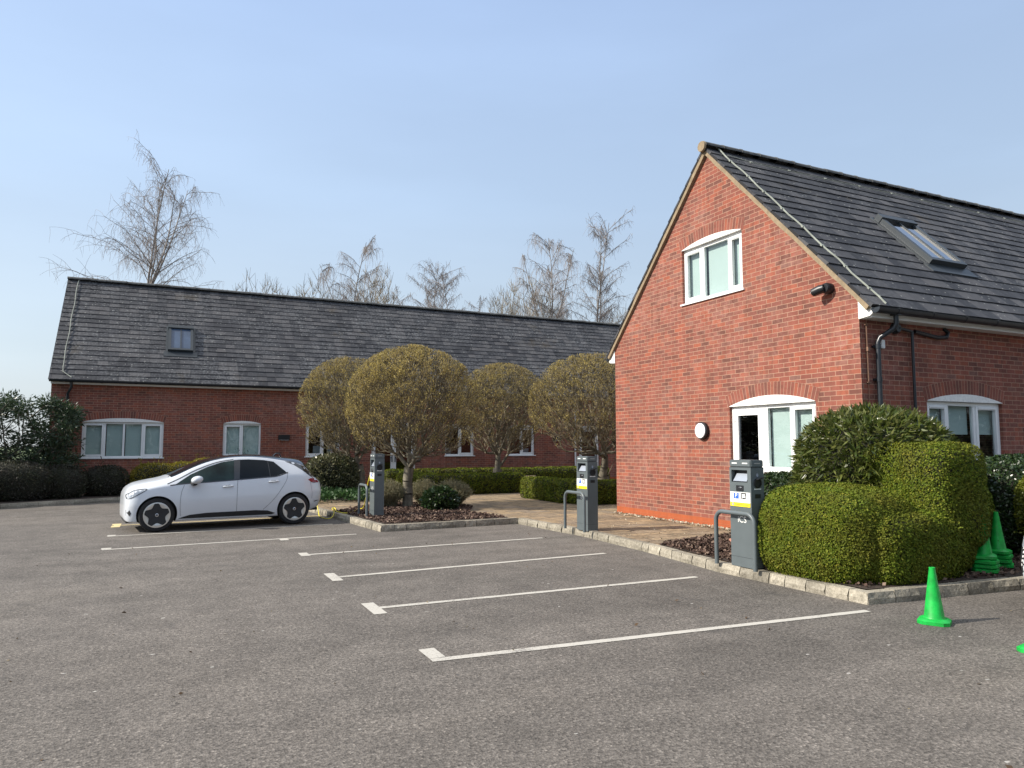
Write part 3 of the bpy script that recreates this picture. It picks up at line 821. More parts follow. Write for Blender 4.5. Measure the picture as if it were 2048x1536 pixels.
# door + side window share one arch: outline goes round anticlockwise from the window sill
holes_g[1] = [(8.15, 1.17), (9.27, 1.17), (9.27, PZ + .05), (10.07, PZ + .05)] + arc_pts(8.15, 10.07, 2.30, 0.16)
mb = MB()
wall_face(mb, [(GY0, 0.05), (GY1, 0.05), (GY1, cz_), (YR, apexz), (GY0, cz_)], holes_g, fg)
hs = [opening(10.62, 12.52, 1.17, 2.30, 0.13)] + [opening(15.2, 17.1, 1.17, 2.30, 0.13)]
wall_face(mb, [(GX, 0.05), (GXE, 0.05), (GXE, 3.62), (GX, 3.62)], hs, fs)
for q in ([(GX, GY1), (GXE, GY1)], [(GXE, GY0), (GXE, GY1)]):
    (xa, ya), (xb, yb) = q
    ln = math.hypot(xb - xa, yb - ya)
    mb.face([(xa, ya, 0.05), (xb, yb, 0.05), (xb, yb, 3.62), (xa, ya, 3.62)], [(0, 0), (ln, 0), (ln, 3.5), (0, 3.5)])
mb.face([(GXE, GY0, 3.62), (GXE, GY1, 3.62), (GXE, YR, apexz)], [(0, 0), (6, 0), (3, 3)])
mb.build('wall', M['brick'], b1, world=True)

rf = MB()
roof_slope(rf, GX - 0.075, GXE, EYE, EZE, YR, ZR, 0.262, seed=2)
roof_slope(rf, GX - 0.075, GXE, 2 * YR - EYE, EZE, YR, ZR, 0.262, flip=True, seed=4, seg=3)
roof1 = rf.build('roof', M['tile_r'], b1, world=True)
ridge(roof1, GX - 0.10, GXE, YR, ZR + .035)
# pale mortar verge under the tiles, both rakes, and its rounded ridge end
vm = MB()
def verge(mb, x0, x1, ya, za, yb, zb, t0, t1, w=0.0, n=18, seed=1):
    rr = random.Random(seed); L = math.hypot(yb - ya, zb - za); ty, tz = (yb - ya) / L, (zb - za) / L
    ny, nz = -tz, ty
    if nz < 0: ny, nz = -ny, -nz
    prev = None
    for i in range(n + 1):
        s = L * i / n; d = rr.uniform(-.006, .006)
        c = [(x0 + d, ya + ty * s + ny * (t0 + d), za + tz * s + nz * (t0 + d)), (x0 + d, ya + ty * s + ny * t1, za + tz * s + nz * t1), (x1, ya + ty * s + ny * t1, za + tz * s + nz * t1), (x1, ya + ty * s + ny * t0, za + tz * s + nz * t0)]
        if prev:
            for k in range(4): mb.face([prev[k], c[k], c[(k + 1) % 4], prev[(k + 1) % 4]])
        else: mb.face(c)
        prev = c
    mb.face(prev[::-1])
verge(vm, GX - 0.062, GX + 0.05, EYE + .02, EZE + .02, YR, ZR, -0.105, -0.031)
verge(vm, GX - 0.062, GX + 0.05, 2 * YR - EYE - .02, EZE + .02, YR, ZR, -0.105, -0.031, seed=5)
vm.lathe([(0, -.0), (.108, -.0), (.098, .04), (0, .04)], Matrix.Translation((GX - .10, YR, ZR - .0)) @ Matrix.Rotation(-math.pi / 2, 4, 'Y'), 18)
vm.build('verge', M['verge'], roof1, world=True)
# conductor tapes clipped to the roof
ty, tz = (YR - EYE) / math.hypot(YR - EYE, ZR - EZE), (ZR - EZE) / math.hypot(YR - EYE, ZR - EZE)
ny, nz = -tz, ty
LS = math.hypot(YR - EYE, ZR - EZE)
onr = lambda x, s, l=0.05: (x, EYE + ty * s + ny * l, EZE + tz * s + nz * l)
cm = MB(); rr = random.Random(9)
pts = [onr(GX + 0.20 + 0.022 * math.sin(i * 1.3) + rr.uniform(-.01, .01), LS * i / 26) for i in range(27)]
cm.tube(pts, 0.013, 5)
cm.tube([onr(GX + .30, LS - .30)] + [onr(GX + .3 + i * .5, LS - 0.42 + rr.uniform(-.012, .012)) for i in range(1, 34)], 0.008, 5)
for i in range(2, 27, 3):
    cm.box(-.03, .03, -.02, .02, -.012, .012, lambda x, y, z, p=Vector(pts[i]): (p.x + x, p.y + ty * y + ny * z, p.z + tz * y + nz * z))
for i in range(1, 34, 2):
    cm.box(-.03, .03, -.02, .02, -.008, .012, lambda x, y, z, p=Vector(onr(GX + .3 + i * .5, LS - .42)): (p.x + x, p.y + ty * y + ny * z, p.z + tz * y + nz * z))
cm.build('lightning_conductor', M['conductor'], roof1, world=True)
skylight(roof1, 12.0, 12.98, EYE, EZE, ty, tz, (8.12 - EYE) / ty, (9.14 - EYE) / ty)

# eaves: boxed end, fascia, gutter, swan-neck downpipe, second pipe with its round terminal
bx = MB()
soff = 3.47
prof = [(GY0 + .0, soff), (GY0 - .19, soff + .02), (GY0 - .235, soff + .05), (GY0 - .235, soff + .14), (GY0 - .225, soff + .17), (GY0 - .18, EZE + SL * (GY0 - .18 - EYE) - .10), (GY0, cz_ - 0.07)]
for x, fl in ((GX - .012, False), (GX + .022, True)):
    q = [(x, y, z) for y, z in prof]; bx.face(q if fl else q[::-1])
for i in range(len(prof)):
    a, b = prof[i], prof[(i + 1) % len(prof)]
    bx.face([(GX - .012, *a), (GX + .022, *a), (GX + .022, *b), (GX - .012, *b)])
bx.build('boxed_eave_end', M['whitewood'], b1, world=True); bx = MB()
prof2 = [(2 * YR - y, z) for y, z in prof]
for x, fl in ((GX - .012, True), (GX + .022, False)):
    q = [(x, y, z) for y, z in prof2]; bx.face(q if fl else q[::-1])
bx.build('boxed_eave_end', M['whitewood'], b1, world=True)
fb = MB(); fb.box(GX + .023, GXE, GY0 - .20, GY0 - .18, soff, soff + .17); fb.box(GX + .023, GXE, GY0 - .1795, GY0 - .001, soff, soff + .015)
fb.box(GX + .023, GXE, GY1 + .18, GY1 + .20, soff, soff + .17); fb.box(GX + .023, GXE, GY1 + .001, GY1 + .1795, soff, soff + .015)
fb.build('fascia', M['upvc'], b1, world=True)
half_gutter(b1, GX - .03, GXE, GY0 - .300, soff + .125, 0.075, 0.78)
half_gutter(b1, GX - .03, GXE, GY1 + .265, soff + .135, 0.07, 2.5)
dp = MB()
yo = GY0 - .275; yw = GY0 - .065
dp.tube([(9.62, yo, soff + .07), (9.62, yo, soff - .08), (9.60, yo + .02, soff - .14), (9.51, yw - .02, soff - .26), (9.48, yw, soff - .34), (9.48, yw, 2.9), (9.48, yw, 0.14)], 0.036, 12)
for z in (soff - .36, 2.62, 1.2): dp.tube([(9.48, yw, z), (9.48, yw, z - .07)], 0.043, 12); dp.box(9.42, 9.54, yw + .02, GY0 - .001, z - .05, z - .02)
dp.box(9.57, 9.67, yo - .06, yo + .06, soff + .045, soff + .10)
dp.build('downpipe', M['gutter'], b1, world=True, smooth=40)
vp = MB()
vp.tube([(10.27, yw + .01, 0.14), (10.27, yw + .01, soff - .12)], 0.022, 10)
vp.tube([(10.27, yw + .01, soff - .12), (9.95, yw - .01, soff - .09)], 0.022, 10)
vp.lathe([(0, 0), (.085, 0), (.085, .05), (.06, .085), (0, .085)], Matrix.Translation((9.93, GY0 - .002, soff - .09)) @ Matrix.Rotation(math.pi / 2, 4, 'X'), 18)
vp.tube([(10.36, yw + .03, soff - .11), (10.9, yw + .03, soff - .17), (11.12, yw + .03, soff - .15), (11.18, yw + .04, soff - .07), (11.10, yw + .06, soff - .01)], 0.032, 9)
vp.build('vent_pipe', M['gutter'], b1, world=True, smooth=40)
jb = MB(); jb.box(9.60, 9.685, GY0 - .035, GY0 - .001, 3.06, 3.19); jb.build('junction_box', M['upvc'], b1, world=True, bevel=.008)
cp = MB(); cp.tube([(9.30, GY0 - .02, 3.39), (9.305, GY0 - .02, 2.55)], .012, 6); cp.box(9.27, 9.34, GY0 - .03, GY0 - .001, 3.385, 3.40); cp.box(9.28, 9.35, GY0 - .03, GY0 - .001, 2.53, 2.545)
cp.tube([(9.305, GY0 - .02, 2.53), (9.305, GY0 - .02, 0.6)], .005, 5); cp.box(9.285, 9.325, GY0 - .05, GY0 - .001, 3.0, 3.06)
cp.build('earthing_pipe', plain("copper_dull", (0.20, 0.11, 0.07), 0.6), b1, world=True)

# openings
window(b1, fg, 9.65, 11.31, 4.36, 5.46, .115, [(9.65, 10.04, True), (10.04, 10.75, False), (10.75, 11.31, True)], blind=1.0)
brick_arch(b1, fg, 9.65, 11.31, 5.46, .115)
brick_arch(b1, fg, 8.15, 10.07, 2.30, .16)
wd = window(b1, fg, 8.15, 9.27, 1.17, 2.30, .16, [(8.15, 8.70, True), (8.70, 9.27, False)], arch=False, blind=0.96)
# the shared arch panel over window and door
am = MB(); ring_ = [(8.153, 2.306), (10.067, 2.306)] + arc_pts(8.153, 10.067, 2.312, .148, 18)
am.face([fg(u, -.012, z) for u, z in ring_][::-1])
for i in range(len(ring_)):
    a, b = ring_[i], ring_[(i + 1) % len(ring_)]
    am.face([fg(a[0], -.012, a[1]), fg(a[0], .1, a[1]), fg(b[0], .1, b[1]), fg(b[0], -.012, b[1])])
am.build('arch_panel', M['whitewood'], wd, world=True)
dm = MB()
frame_rect(dm, fg, 9.272, 10.068, PZ + .055, 2.30, .05, .055, .115)
frame_rect(dm, fg, 9.325, 10.015, PZ + .108, 2.247, .105, .045, .10)
dm.box(9.46, 9.88, .035, .0445, 2.178, 2.205, fg)
door1 = dm.build('door', M['upvc'], b1, world=True)
gd = MB(); gd.face([fg(9.43, .08, PZ + .213), fg(9.91, .08, PZ + .213), fg(9.91, .08, 2.142), fg(9.43, .08, 2.142)]); gd.build('pane', M['darkglass'], door1, world=True)
for z in (0.42, 1.25, 2.02):
    hm = MB(); hm.tube([fg(9.995, .035, z), fg(9.995, .035, z + .10)], .016, 8); hm.box(9.95, 9.994, .036, .0445, z + .03, z + .07, fg); hm.build('hinge', M['upvc'], door1, world=True)
hm = MB(); hm.box(9.35, 9.385, .02, .0445, 1.03, 1.25, fg); hm.tube([fg(9.367, .005, 1.16), fg(9.49, .0, 1.16)], .011, 8); hm.build('handle', M['silver'], door1, world=True)
window(b1, fs, 10.62, 12.52, 1.17, 2.30, .13, [(10.62, 11.18, True), (11.18, 11.86, False), (11.86, 12.52, True)], blind=0.45)
brick_arch(b1, fs, 10.62, 12.52, 2.30, .13)
window(b1, fs, 15.2, 17.1, 1.17, 2.30, .13, [(15.2, 15.8, True), (15.8, 16.5, False), (16.5, 17.1, True)], blind=0.45)
brick_arch(b1, fs, 15.2, 17.1, 2.30, .13)
# pale ceiling strip seen through the upper window
# ------------------------------------------------------------------ the long low building behind
LY, LX0, LX1 = 26.098, -3.17, 27.0
LYR, LZR = 29.3, 7.42
LEY = 25.84; LSL = 1.096; LEZ = LZR - LSL * (LYR - LEY)
b2 = empty('long_brick_building', (LX0, LY, PZ), 'long red brick building with a weathered grey tiled roof, stretching across behind the round trees', 'building')
fl = lambda u, d, z: (u, LY + d, z)
wins = [(-2.30, -0.01, [(-2.30, -1.68, True), (-1.68, -1.15, False), (-1.15, -.62, False), (-.62, -.01, True)], 1.0),
        (1.79, 2.99, [(1.79, 2.39, True), (2.39, 2.99, False)], 1.0),
        (4.49, 5.69, [(4.49, 5.09, True), (5.09, 5.69, False)], None),
        (9.69, 10.88, [(9.69, 10.28, False), (10.28, 10.88, True)], None),
        (12.35, 13.53, [(12.35, 12.94, False), (12.94, 13.53, True)], None),
        (17.6, 18.8, [(17.6, 18.2, True), (18.2, 18.8, False)], None)]
hl = [opening(a, b, 1.19, 2.34, .13 if b - a > 2 else .095) for a, b, _, _ in wins]
hl.append(opening(6.84, 8.52, PZ + .03, 2.34, .13)); hl.append(opening(15.62, 16.6, PZ + .03, 2.34, .09))
mb = MB()
wall_face(mb, [(LX0, 0.05), (LX1, 0.05), (LX1, 3.66), (LX0, 3.66)], hl, fl)
YB = 2 * LYR - LY; laz = LZR - .06; lcz = laz - LSL * (LYR - LY)
flx = lambda u, d, z: (LX0 + d, u, z)
wall_face(mb, [(LY, 0.05), (YB, 0.05), (YB, lcz), (LYR, laz), (LY, lcz)], [], flx)
mb.face([(LX1, LY, .05), (LX1, YB, .05), (LX1, YB, lcz), (LX1, LYR, laz), (LX1, LY, lcz)], [(0, 0), (6, 0), (6, 3), (3, 6), (0, 3)])
mb.face([(LX0, YB, .05), (LX1, YB, .05), (LX1, YB, 3.66), (LX0, YB, 3.66)], [(0, 0), (30, 0), (30, 3.5), (0, 3.5)])
mb.build('wall', M['brick'], b2, world=True)
rf = MB()
roof_slope(rf, LX0 - .06, LX1, LEY, LEZ, LYR, LZR, 0.235, seed=12, seg=0.75)
roof_slope(rf, LX0 - .06, LX1, 2 * LYR - LEY, LEZ, LYR, LZR, 0.235, flip=True, seed=14, seg=6)
roof2 = rf.build('roof', M['tile_l'], b2, world=True)
ridge(roof2, LX0 - .07, LX1, LYR, LZR + .035, 8)
vm = MB()
verge(vm, LX0 - .045, LX0 + .05, LEY + .02, LEZ + .02, LYR, LZR, -.10, -.031)
verge(vm, LX0 - .045, LX0 + .05, 2 * LYR - LEY - .02, LEZ + .02, LYR, LZR, -.10, -.031)
vm.build('verge', M['verge'], roof2, world=True)
lty, ltz = (LYR - LEY) / math.hypot(LYR - LEY, LZR - LEZ), (LZR - LEZ) / math.hypot(LYR - LEY, LZR - LEZ)
lny, lnz = -ltz, lty; LL = math.hypot(LYR - LEY, LZR - LEZ)
onl = lambda x, s, l=0.05: (x, LEY + lty * s + lny * l, LEZ + ltz * s + lnz * l)
cm = MB(); cm.tube([onl(LX0 + .55, 0.05), onl(LX0 + .30, .30)] + [onl(LX0 + .27 + .012 * math.sin(i), .30 + (LL - .3) * i / 20) for i in range(1, 21)], .013, 5)
cm.tube([onl(LX0 - .03, .95), onl(LX0 + .27, .95)], .008, 4)
cm.build('lightning_conductor', M['conductor'], roof2, world=True)
skylight(roof2, 0.02, 0.80, LEY, LEZ, lty, ltz, (26.86 - LEY) / lty, (27.70 - LEY) / lty, gl_key='skypane')
ls = 3.50
fb = MB(); fb.box(LX0, LX1, LY - .17, LY - .15, ls, ls + .17); fb.box(LX0, LX1, LY - .1495, LY - .001, ls, ls + .015); fb.build('fascia', M['upvc'], b2, world=True)
half_gutter(b2, LX0 - .03, LX1, LY - .292, ls + .125, .075, 0.95)
dp = MB(); dp.tube([(-2.62, LY - .23, ls + .09), (-2.62, LY - .23, ls - .1), (-2.72, LY - .1, ls - .3), (-2.72, LY - .06, ls - .4), (-2.72, LY - .06, .14)], .04, 10); dp.build('downpipe', M['gutter'], b2, world=True, smooth=40)
dp = MB(); dp.tube([(15.40, LY - .06, ls), (15.40, LY - .06, .14)], .035, 10); o = dp.build('downpipe', M['upvc'], b2, world=True, smooth=40); o['label'] = 'white downpipe'
for (a, b, lights, bl) in wins:
    rise = .13 if b - a > 2 else .095
    window(b2, fl, a, b, 1.19, 2.34, rise, lights, blind=bl, dark=bl is None)
    brick_arch(b2, fl, a, b, 2.34, rise)
for (a, b, leaves) in ((6.84, 8.52, 2), (15.62, 16.6, 1)):
    dm = MB(); frame_rect(dm, fl, a + .003, b - .003, PZ + .035, 2.34, .05, .055, .115)
    w = (b - a - .106) / leaves; gd = MB(); hh = MB()
    for k in range(leaves):
        u0 = a + .053 + k * w
        frame_rect(dm, fl, u0 + .002, u0 + w - .002, PZ + .09, 2.288, .10, .045, .10)
        gd.face([fl(u0 + .1, .08, PZ + .19), fl(u0 + w - .1, .08, PZ + .19), fl(u0 + w - .1, .08, 2.19), fl(u0 + .1, .08, 2.19)])
        uh = u0 + w - .06 if k == 0 else u0 + .06
        hh.box(uh - .016, uh + .016, .02, .0445, 1.0, 1.24, fl); hh.tube([fl(uh, .01, 1.16), fl(uh + (-.11 if k == 0 else .11), .01, 1.16)], .011, 6)
    d = dm.build('door', M['upvc'], b2, world=True); gd.build('pane', M['darkglass'], d, world=True); hh.build('handle', M['black'], d, world=True)
    am = MB(); rise = .13 if leaves == 2 else .09
    ring_ = [(a + .003, 2.346), (b - .003, 2.346)] + arc_pts(a + .003, b - .003, 2.352, rise - .012, 14)
    am.face([fl(u, -.012, z) for u, z in ring_])
    for i in range(len(ring_)):
        p, q = ring_[i], ring_[(i + 1) % len(ring_)]
        am.face([fl(p[0], -.012, p[1]), fl(p[0], .1, p[1]), fl(q[0], .1, q[1]), fl(q[0], -.012, q[1])])
    am.build('arch_panel', M['whitewood'], d, world=True)
    brick_arch(b2, fl, a, b, 2.34, rise)

# things seen standing inside on the far sills
for x, z, w, h, ty_ in ((4.92, 1.29, .26, .30, 0.0), (5.36, 1.29, .20, .30, .25), (9.90, 1.29, .20, .24, 0.0), (13.2, 1.29, .30, .20, 0.1)):
    mb = MB(); mb.box(-w / 2, w / 2, -.006, .006, 0, h, lambda u, d, s: (u + s * ty_ * .5, d, s)); mb.box(-w * .3, w * .3, -.004, .05, 0, .012)
    o = mb.build('document_holder', M['card']); o.location = (x, LY + .22, z)
    tag(o, {4.92: 'upright white card inside the dark window above the shrub, left of the pair there', 5.36: 'leaning white card inside the dark window above the shrub, right of the pair there', 9.90: 'small white card inside the far window left of the third round tree', 13.2: 'low white card inside the far window right of the third round tree'}[x], 'card', 'cards behind the far windows')

# wall fixtures
t = empty('wall_lamp', (GX, 10.78, 1.89), 'round white bulkhead lamp with a black surround on the brick gable', 'wall lamp')
Mx = Matrix.Rotation(-math.pi / 2, 4, 'Y')
mb = MB(); mb.lathe([(0, 0), (.160, 0), (.165, .02), (.165, .062), (.152, .078), (.14, .08), (0, .08)], Mx, 32); mb.build('housing', M['black'], t, smooth=35)
mb = MB(); mb.lathe([(.141, .081), (.139, .092), (.11, .104), (.06, .112), (0, .114)], Mx, 32); mb.build('lens', M['lens'], t, smooth=50)
t = empty('security_camera', (GX, 7.80, 4.02), 'black security camera fixed high on the brick gable near the roof edge', 'camera')
mb = MB(); mb.lathe([(0, 0), (.085, 0), (.085, .10), (.07, .13), (0, .13)], Mx, 20); mb.build('mount', M['black'], t, smooth=40)
mb = MB(); mb.tube([(-.12, .0, -.0), (-.16, .06, -.01), (-.17, .12, -.03)], .03, 10); mb.build('bracket', M['black'], t, smooth=40)
mb = MB(); mb.tube([(-.13, .0, .0), (-.15, .06, -.012), (-.18, .17, -.045), (-.182, .18, -.047)], [.062, .070, .064, .05], 14); mb.build('camera_body', M['black'], t, smooth=40)
mb = MB(); mb.tube([(-.1825, .183, -.048), (-.184, .192, -.051)], .030, 12); mb.build('lens', M['silver'], t, smooth=40)
for i, x in enumerate((3.75, 14.55)):
    t = empty('wall_light', (x, LY, 1.80), ['dark box light on the far brick wall between two white windows behind the car roof', 'dark box light on the far brick wall beside the fourth round tree'][i], 'wall light', 'box lights on the far building')
    mb = MB(); mb.box(-.19, .19, -.11, -.001, 0, .17); mb.build('housing', M['black'], t, bevel=.012)
    mb = MB(); mb.box(-.16, .16, -.09, -.02, -.012, -.001); mb.build('diffuser', M['lens'], t)
# ------------------------------------------------------------------ foliage kit
def unit(a):
    return a / np.maximum(1e-9, np.linalg.norm(a, axis=1, keepdims=True))

def leaf_quads(p, nrm, size, width, rng, spread=0.9, droop=0.0, var=0.35):
    """one folded-free rhombus per point, pointing along the normal plus scatter"""
    n = len(p)
    d = unit(nrm + rng.normal(0, spread, (n, 3)) + np.array([0, 0, -droop]))
    w = unit(np.cross(d, rng.normal(0, 1, (n, 3))))
    L = size * (1 + rng.uniform(-var, var, (n, 1))); Wd = L * width * 0.5
    q = np.stack([p, p + d * L * .45 + w * Wd, p + d * L, p + d * L * .45 - w * Wd], axis=1)
    return q.reshape(-1, 3)

def leaf_flat(p, nrm, size, width, rng, tilt=0.45, scat=0.45, var=0.35):
    """leaves lying roughly along a clipped surface, their faces looking outwards"""
    n = len(p)
    t = unit(np.cross(nrm, rng.normal(0, 1, (n, 3))))
    d = unit(t + nrm * tilt + rng.normal(0, scat * .6, (n, 3)))
    w = unit(np.cross(nrm + rng.normal(0, scat, (n, 3)), d))
    L = size * (1 + rng.uniform(-var, var, (n, 1))); Wd = L * width * 0.5
    q = np.stack([p, p + d * L * .45 + w * Wd, p + d * L, p + d * L * .45 - w * Wd], axis=1)
    return q.reshape(-1, 3)

def wob(p, f, ph):
    return (np.sin(p[:, 0] * f + ph) + np.sin(p[:, 1] * f * 1.13 + ph * 2.1) + np.sin(p[:, 2] * f * .93 + ph * 3.3)) / 3

def blob_points(blobs, dens, rng, lump=0.03, lf=7.0, depth=0.10, zmin=None):
    """points on (and just under) the union of superellipsoids (cx,cy,cz,rx,ry,rz,exponent)"""
    P, N = [], []
    for i, b in enumerate(blobs):
        c = np.array(b[:3]); r = np.array(b[3:6]); e = b[6]
        area = 4 * math.pi * ((r[0] * r[1]) ** 1.6 + (r[0] * r[2]) ** 1.6 + (r[1] * r[2]) ** 1.6) ** (1 / 1.6) / 3 ** (1 / 1.6) * (1.25 if e > 3 else 1)
        n = int(area * dens * 1.3)
        v = rng.normal(0, 1, (n, 3)) * r
        # favour faces evenly on boxy shapes
        k = (np.abs(v / r) ** e).sum(1) ** (-1 / e)
        p = v * k[:, None]
        nm = unit(np.sign(p) * np.abs(p / r) ** (e - 1) / r)
        sc = 1 + lump * wob(p + c, lf, i * 1.7) / np.mean(r) * 0.6 - depth * rng.random(n) ** 2.2
        p = p * sc[:, None] + c
        keep = np.ones(n, bool)
        for j, b2 in enumerate(blobs):
            if j == i: continue
            q = np.abs((p - np.array(b2[:3])) / np.array(b2[3:6])) ** b2[6]
            keep &= q.sum(1) > 0.90
        if zmin is not None: keep &= p[:, 2] > zmin
        P.append(p[keep]); N.append(nm[keep])
    return np.concatenate(P), np.concatenate(N)

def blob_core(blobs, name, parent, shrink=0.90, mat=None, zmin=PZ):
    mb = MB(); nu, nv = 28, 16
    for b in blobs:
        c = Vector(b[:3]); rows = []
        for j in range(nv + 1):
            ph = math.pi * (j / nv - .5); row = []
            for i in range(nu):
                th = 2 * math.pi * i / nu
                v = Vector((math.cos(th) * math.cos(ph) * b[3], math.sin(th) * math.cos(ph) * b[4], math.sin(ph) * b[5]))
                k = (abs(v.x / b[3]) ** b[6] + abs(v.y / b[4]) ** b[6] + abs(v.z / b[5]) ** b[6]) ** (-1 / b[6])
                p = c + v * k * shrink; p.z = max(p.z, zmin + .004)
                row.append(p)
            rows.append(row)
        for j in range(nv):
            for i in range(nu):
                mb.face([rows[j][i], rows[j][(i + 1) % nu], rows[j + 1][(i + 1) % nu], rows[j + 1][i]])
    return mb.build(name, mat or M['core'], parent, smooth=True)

def hedge(name, label, cat, base, blobs, mat, leaf, width, dens, seed, group=None, spread=0.9, droop=0.0, lump=0.03, lf=7.0, depth=0.10, core=0.90, sprigs=0, flat=0.0):
    """blobs in world coordinates; the thing's origin is its base"""
    rng = np.random.default_rng(seed)
    t = empty(name, base, label, cat, group)
    bl = [(b[0] - base[0], b[1] - base[1], b[2] - base[2], *b[3:]) for b in blobs]
    p, nm = blob_points(bl, dens, rng, lump, lf, depth, zmin=0.01)
    q = leaf_flat(p, nm, leaf, width, rng, .5, flat) if flat else leaf_quads(p, nm, leaf, width, rng, spread, droop)
    if sprigs:
        idx = rng.choice(len(p), sprigs)
        sp, sn = [], []
        for i in idx:
            d = nm[i] * .7 + np.array([0, 0, .5]) + rng.normal(0, .25, 3); d /= np.linalg.norm(d)
            m = rng.integers(4, 9)
            for k in range(m):
                sp.append(p[i] + d * leaf * (0.5 + k * .75)); sn.append(d + rng.normal(0, .5, 3))
        q = np.concatenate([q, leaf_quads(np.array(sp), unit(np.array(sn)), leaf, width, rng, spread, droop)])
    np_mesh('foliage', q, 4, mat, t)
    blob_core(bl, 'inner_branches', t, core, zmin=0.0)
    return t

def edge_tubes(a, b, ra, rb, n=4):
    """frusta between point arrays a and b"""
    d = unit(b - a)
    ref = np.where(np.abs(d[:, 2:3]) < .9, np.array([[0, 0, 1.0]]), np.array([[1.0, 0, 0]]))
    u = unit(np.cross(d, ref)); v = np.cross(d, u)
    out = []
    for k in range(n):
        c0, s0 = math.cos(2 * math.pi * k / n), math.sin(2 * math.pi * k / n)
        c1, s1 = math.cos(2 * math.pi * (k + 1) / n), math.sin(2 * math.pi * (k + 1) / n)
        o0 = u * c0 + v * s0; o1 = u * c1 + v * s1
        out.append(np.stack([a + o0 * ra[:, None], a + o1 * ra[:, None], b + o1 * rb[:, None], b + o0 * rb[:, None]], axis=1))
    return np.concatenate(out).reshape(-1, 3)

def grow(starts, start_dirs, targets, origin, rng, maxturn=0.25):
    """attach each target to the tree node that gives a short, outward running branch; returns nodes, parents"""
    nodes = [np.array(s, float) for s in starts]
    par = [-1] + list(range(len(starts) - 1))
    order = np.argsort(np.linalg.norm(targets - origin, axis=1))
    A = np.zeros((len(starts) + len(targets), 3)); A[:len(starts)] = nodes
    D = np.zeros(len(A)); D[:len(starts)] = np.linalg.norm(A[:len(starts)] - origin, axis=1)
    n = len(starts); parent = -np.ones(len(A), int); parent[:n] = par
    for t in order:
        p = targets[t]; dp = np.linalg.norm(p - origin)
        v = p - A[:n]; L = np.linalg.norm(v, axis=1) + 1e-6
        out = unit(A[:n] - origin + 1e-6)
        cosang = (v * out).sum(1) / L
        cost = L * (1.0 + 1.6 * np.clip(1 - cosang, 0, 2)) + np.where(D[:n] > dp, 1.5, 0)
        cost[:max(0, len(starts) - 1)] += 0.0
        j = int(np.argmin(cost))
        A[n] = p; D[n] = dp; parent[n] = j; n += 1
    return A, parent

def pipe_radii(parent, tip, power=2.2):
    n = len(parent); acc = np.zeros(n); kids = np.zeros(n, int)
    for i in range(n):
        if parent[i] >= 0: kids[parent[i]] += 1
    for i in range(n - 1, -1, -1):
        if kids[i] == 0: acc[i] = tip ** power
        if parent[i] >= 0: acc[parent[i]] += acc[i]
    return acc ** (1 / power)

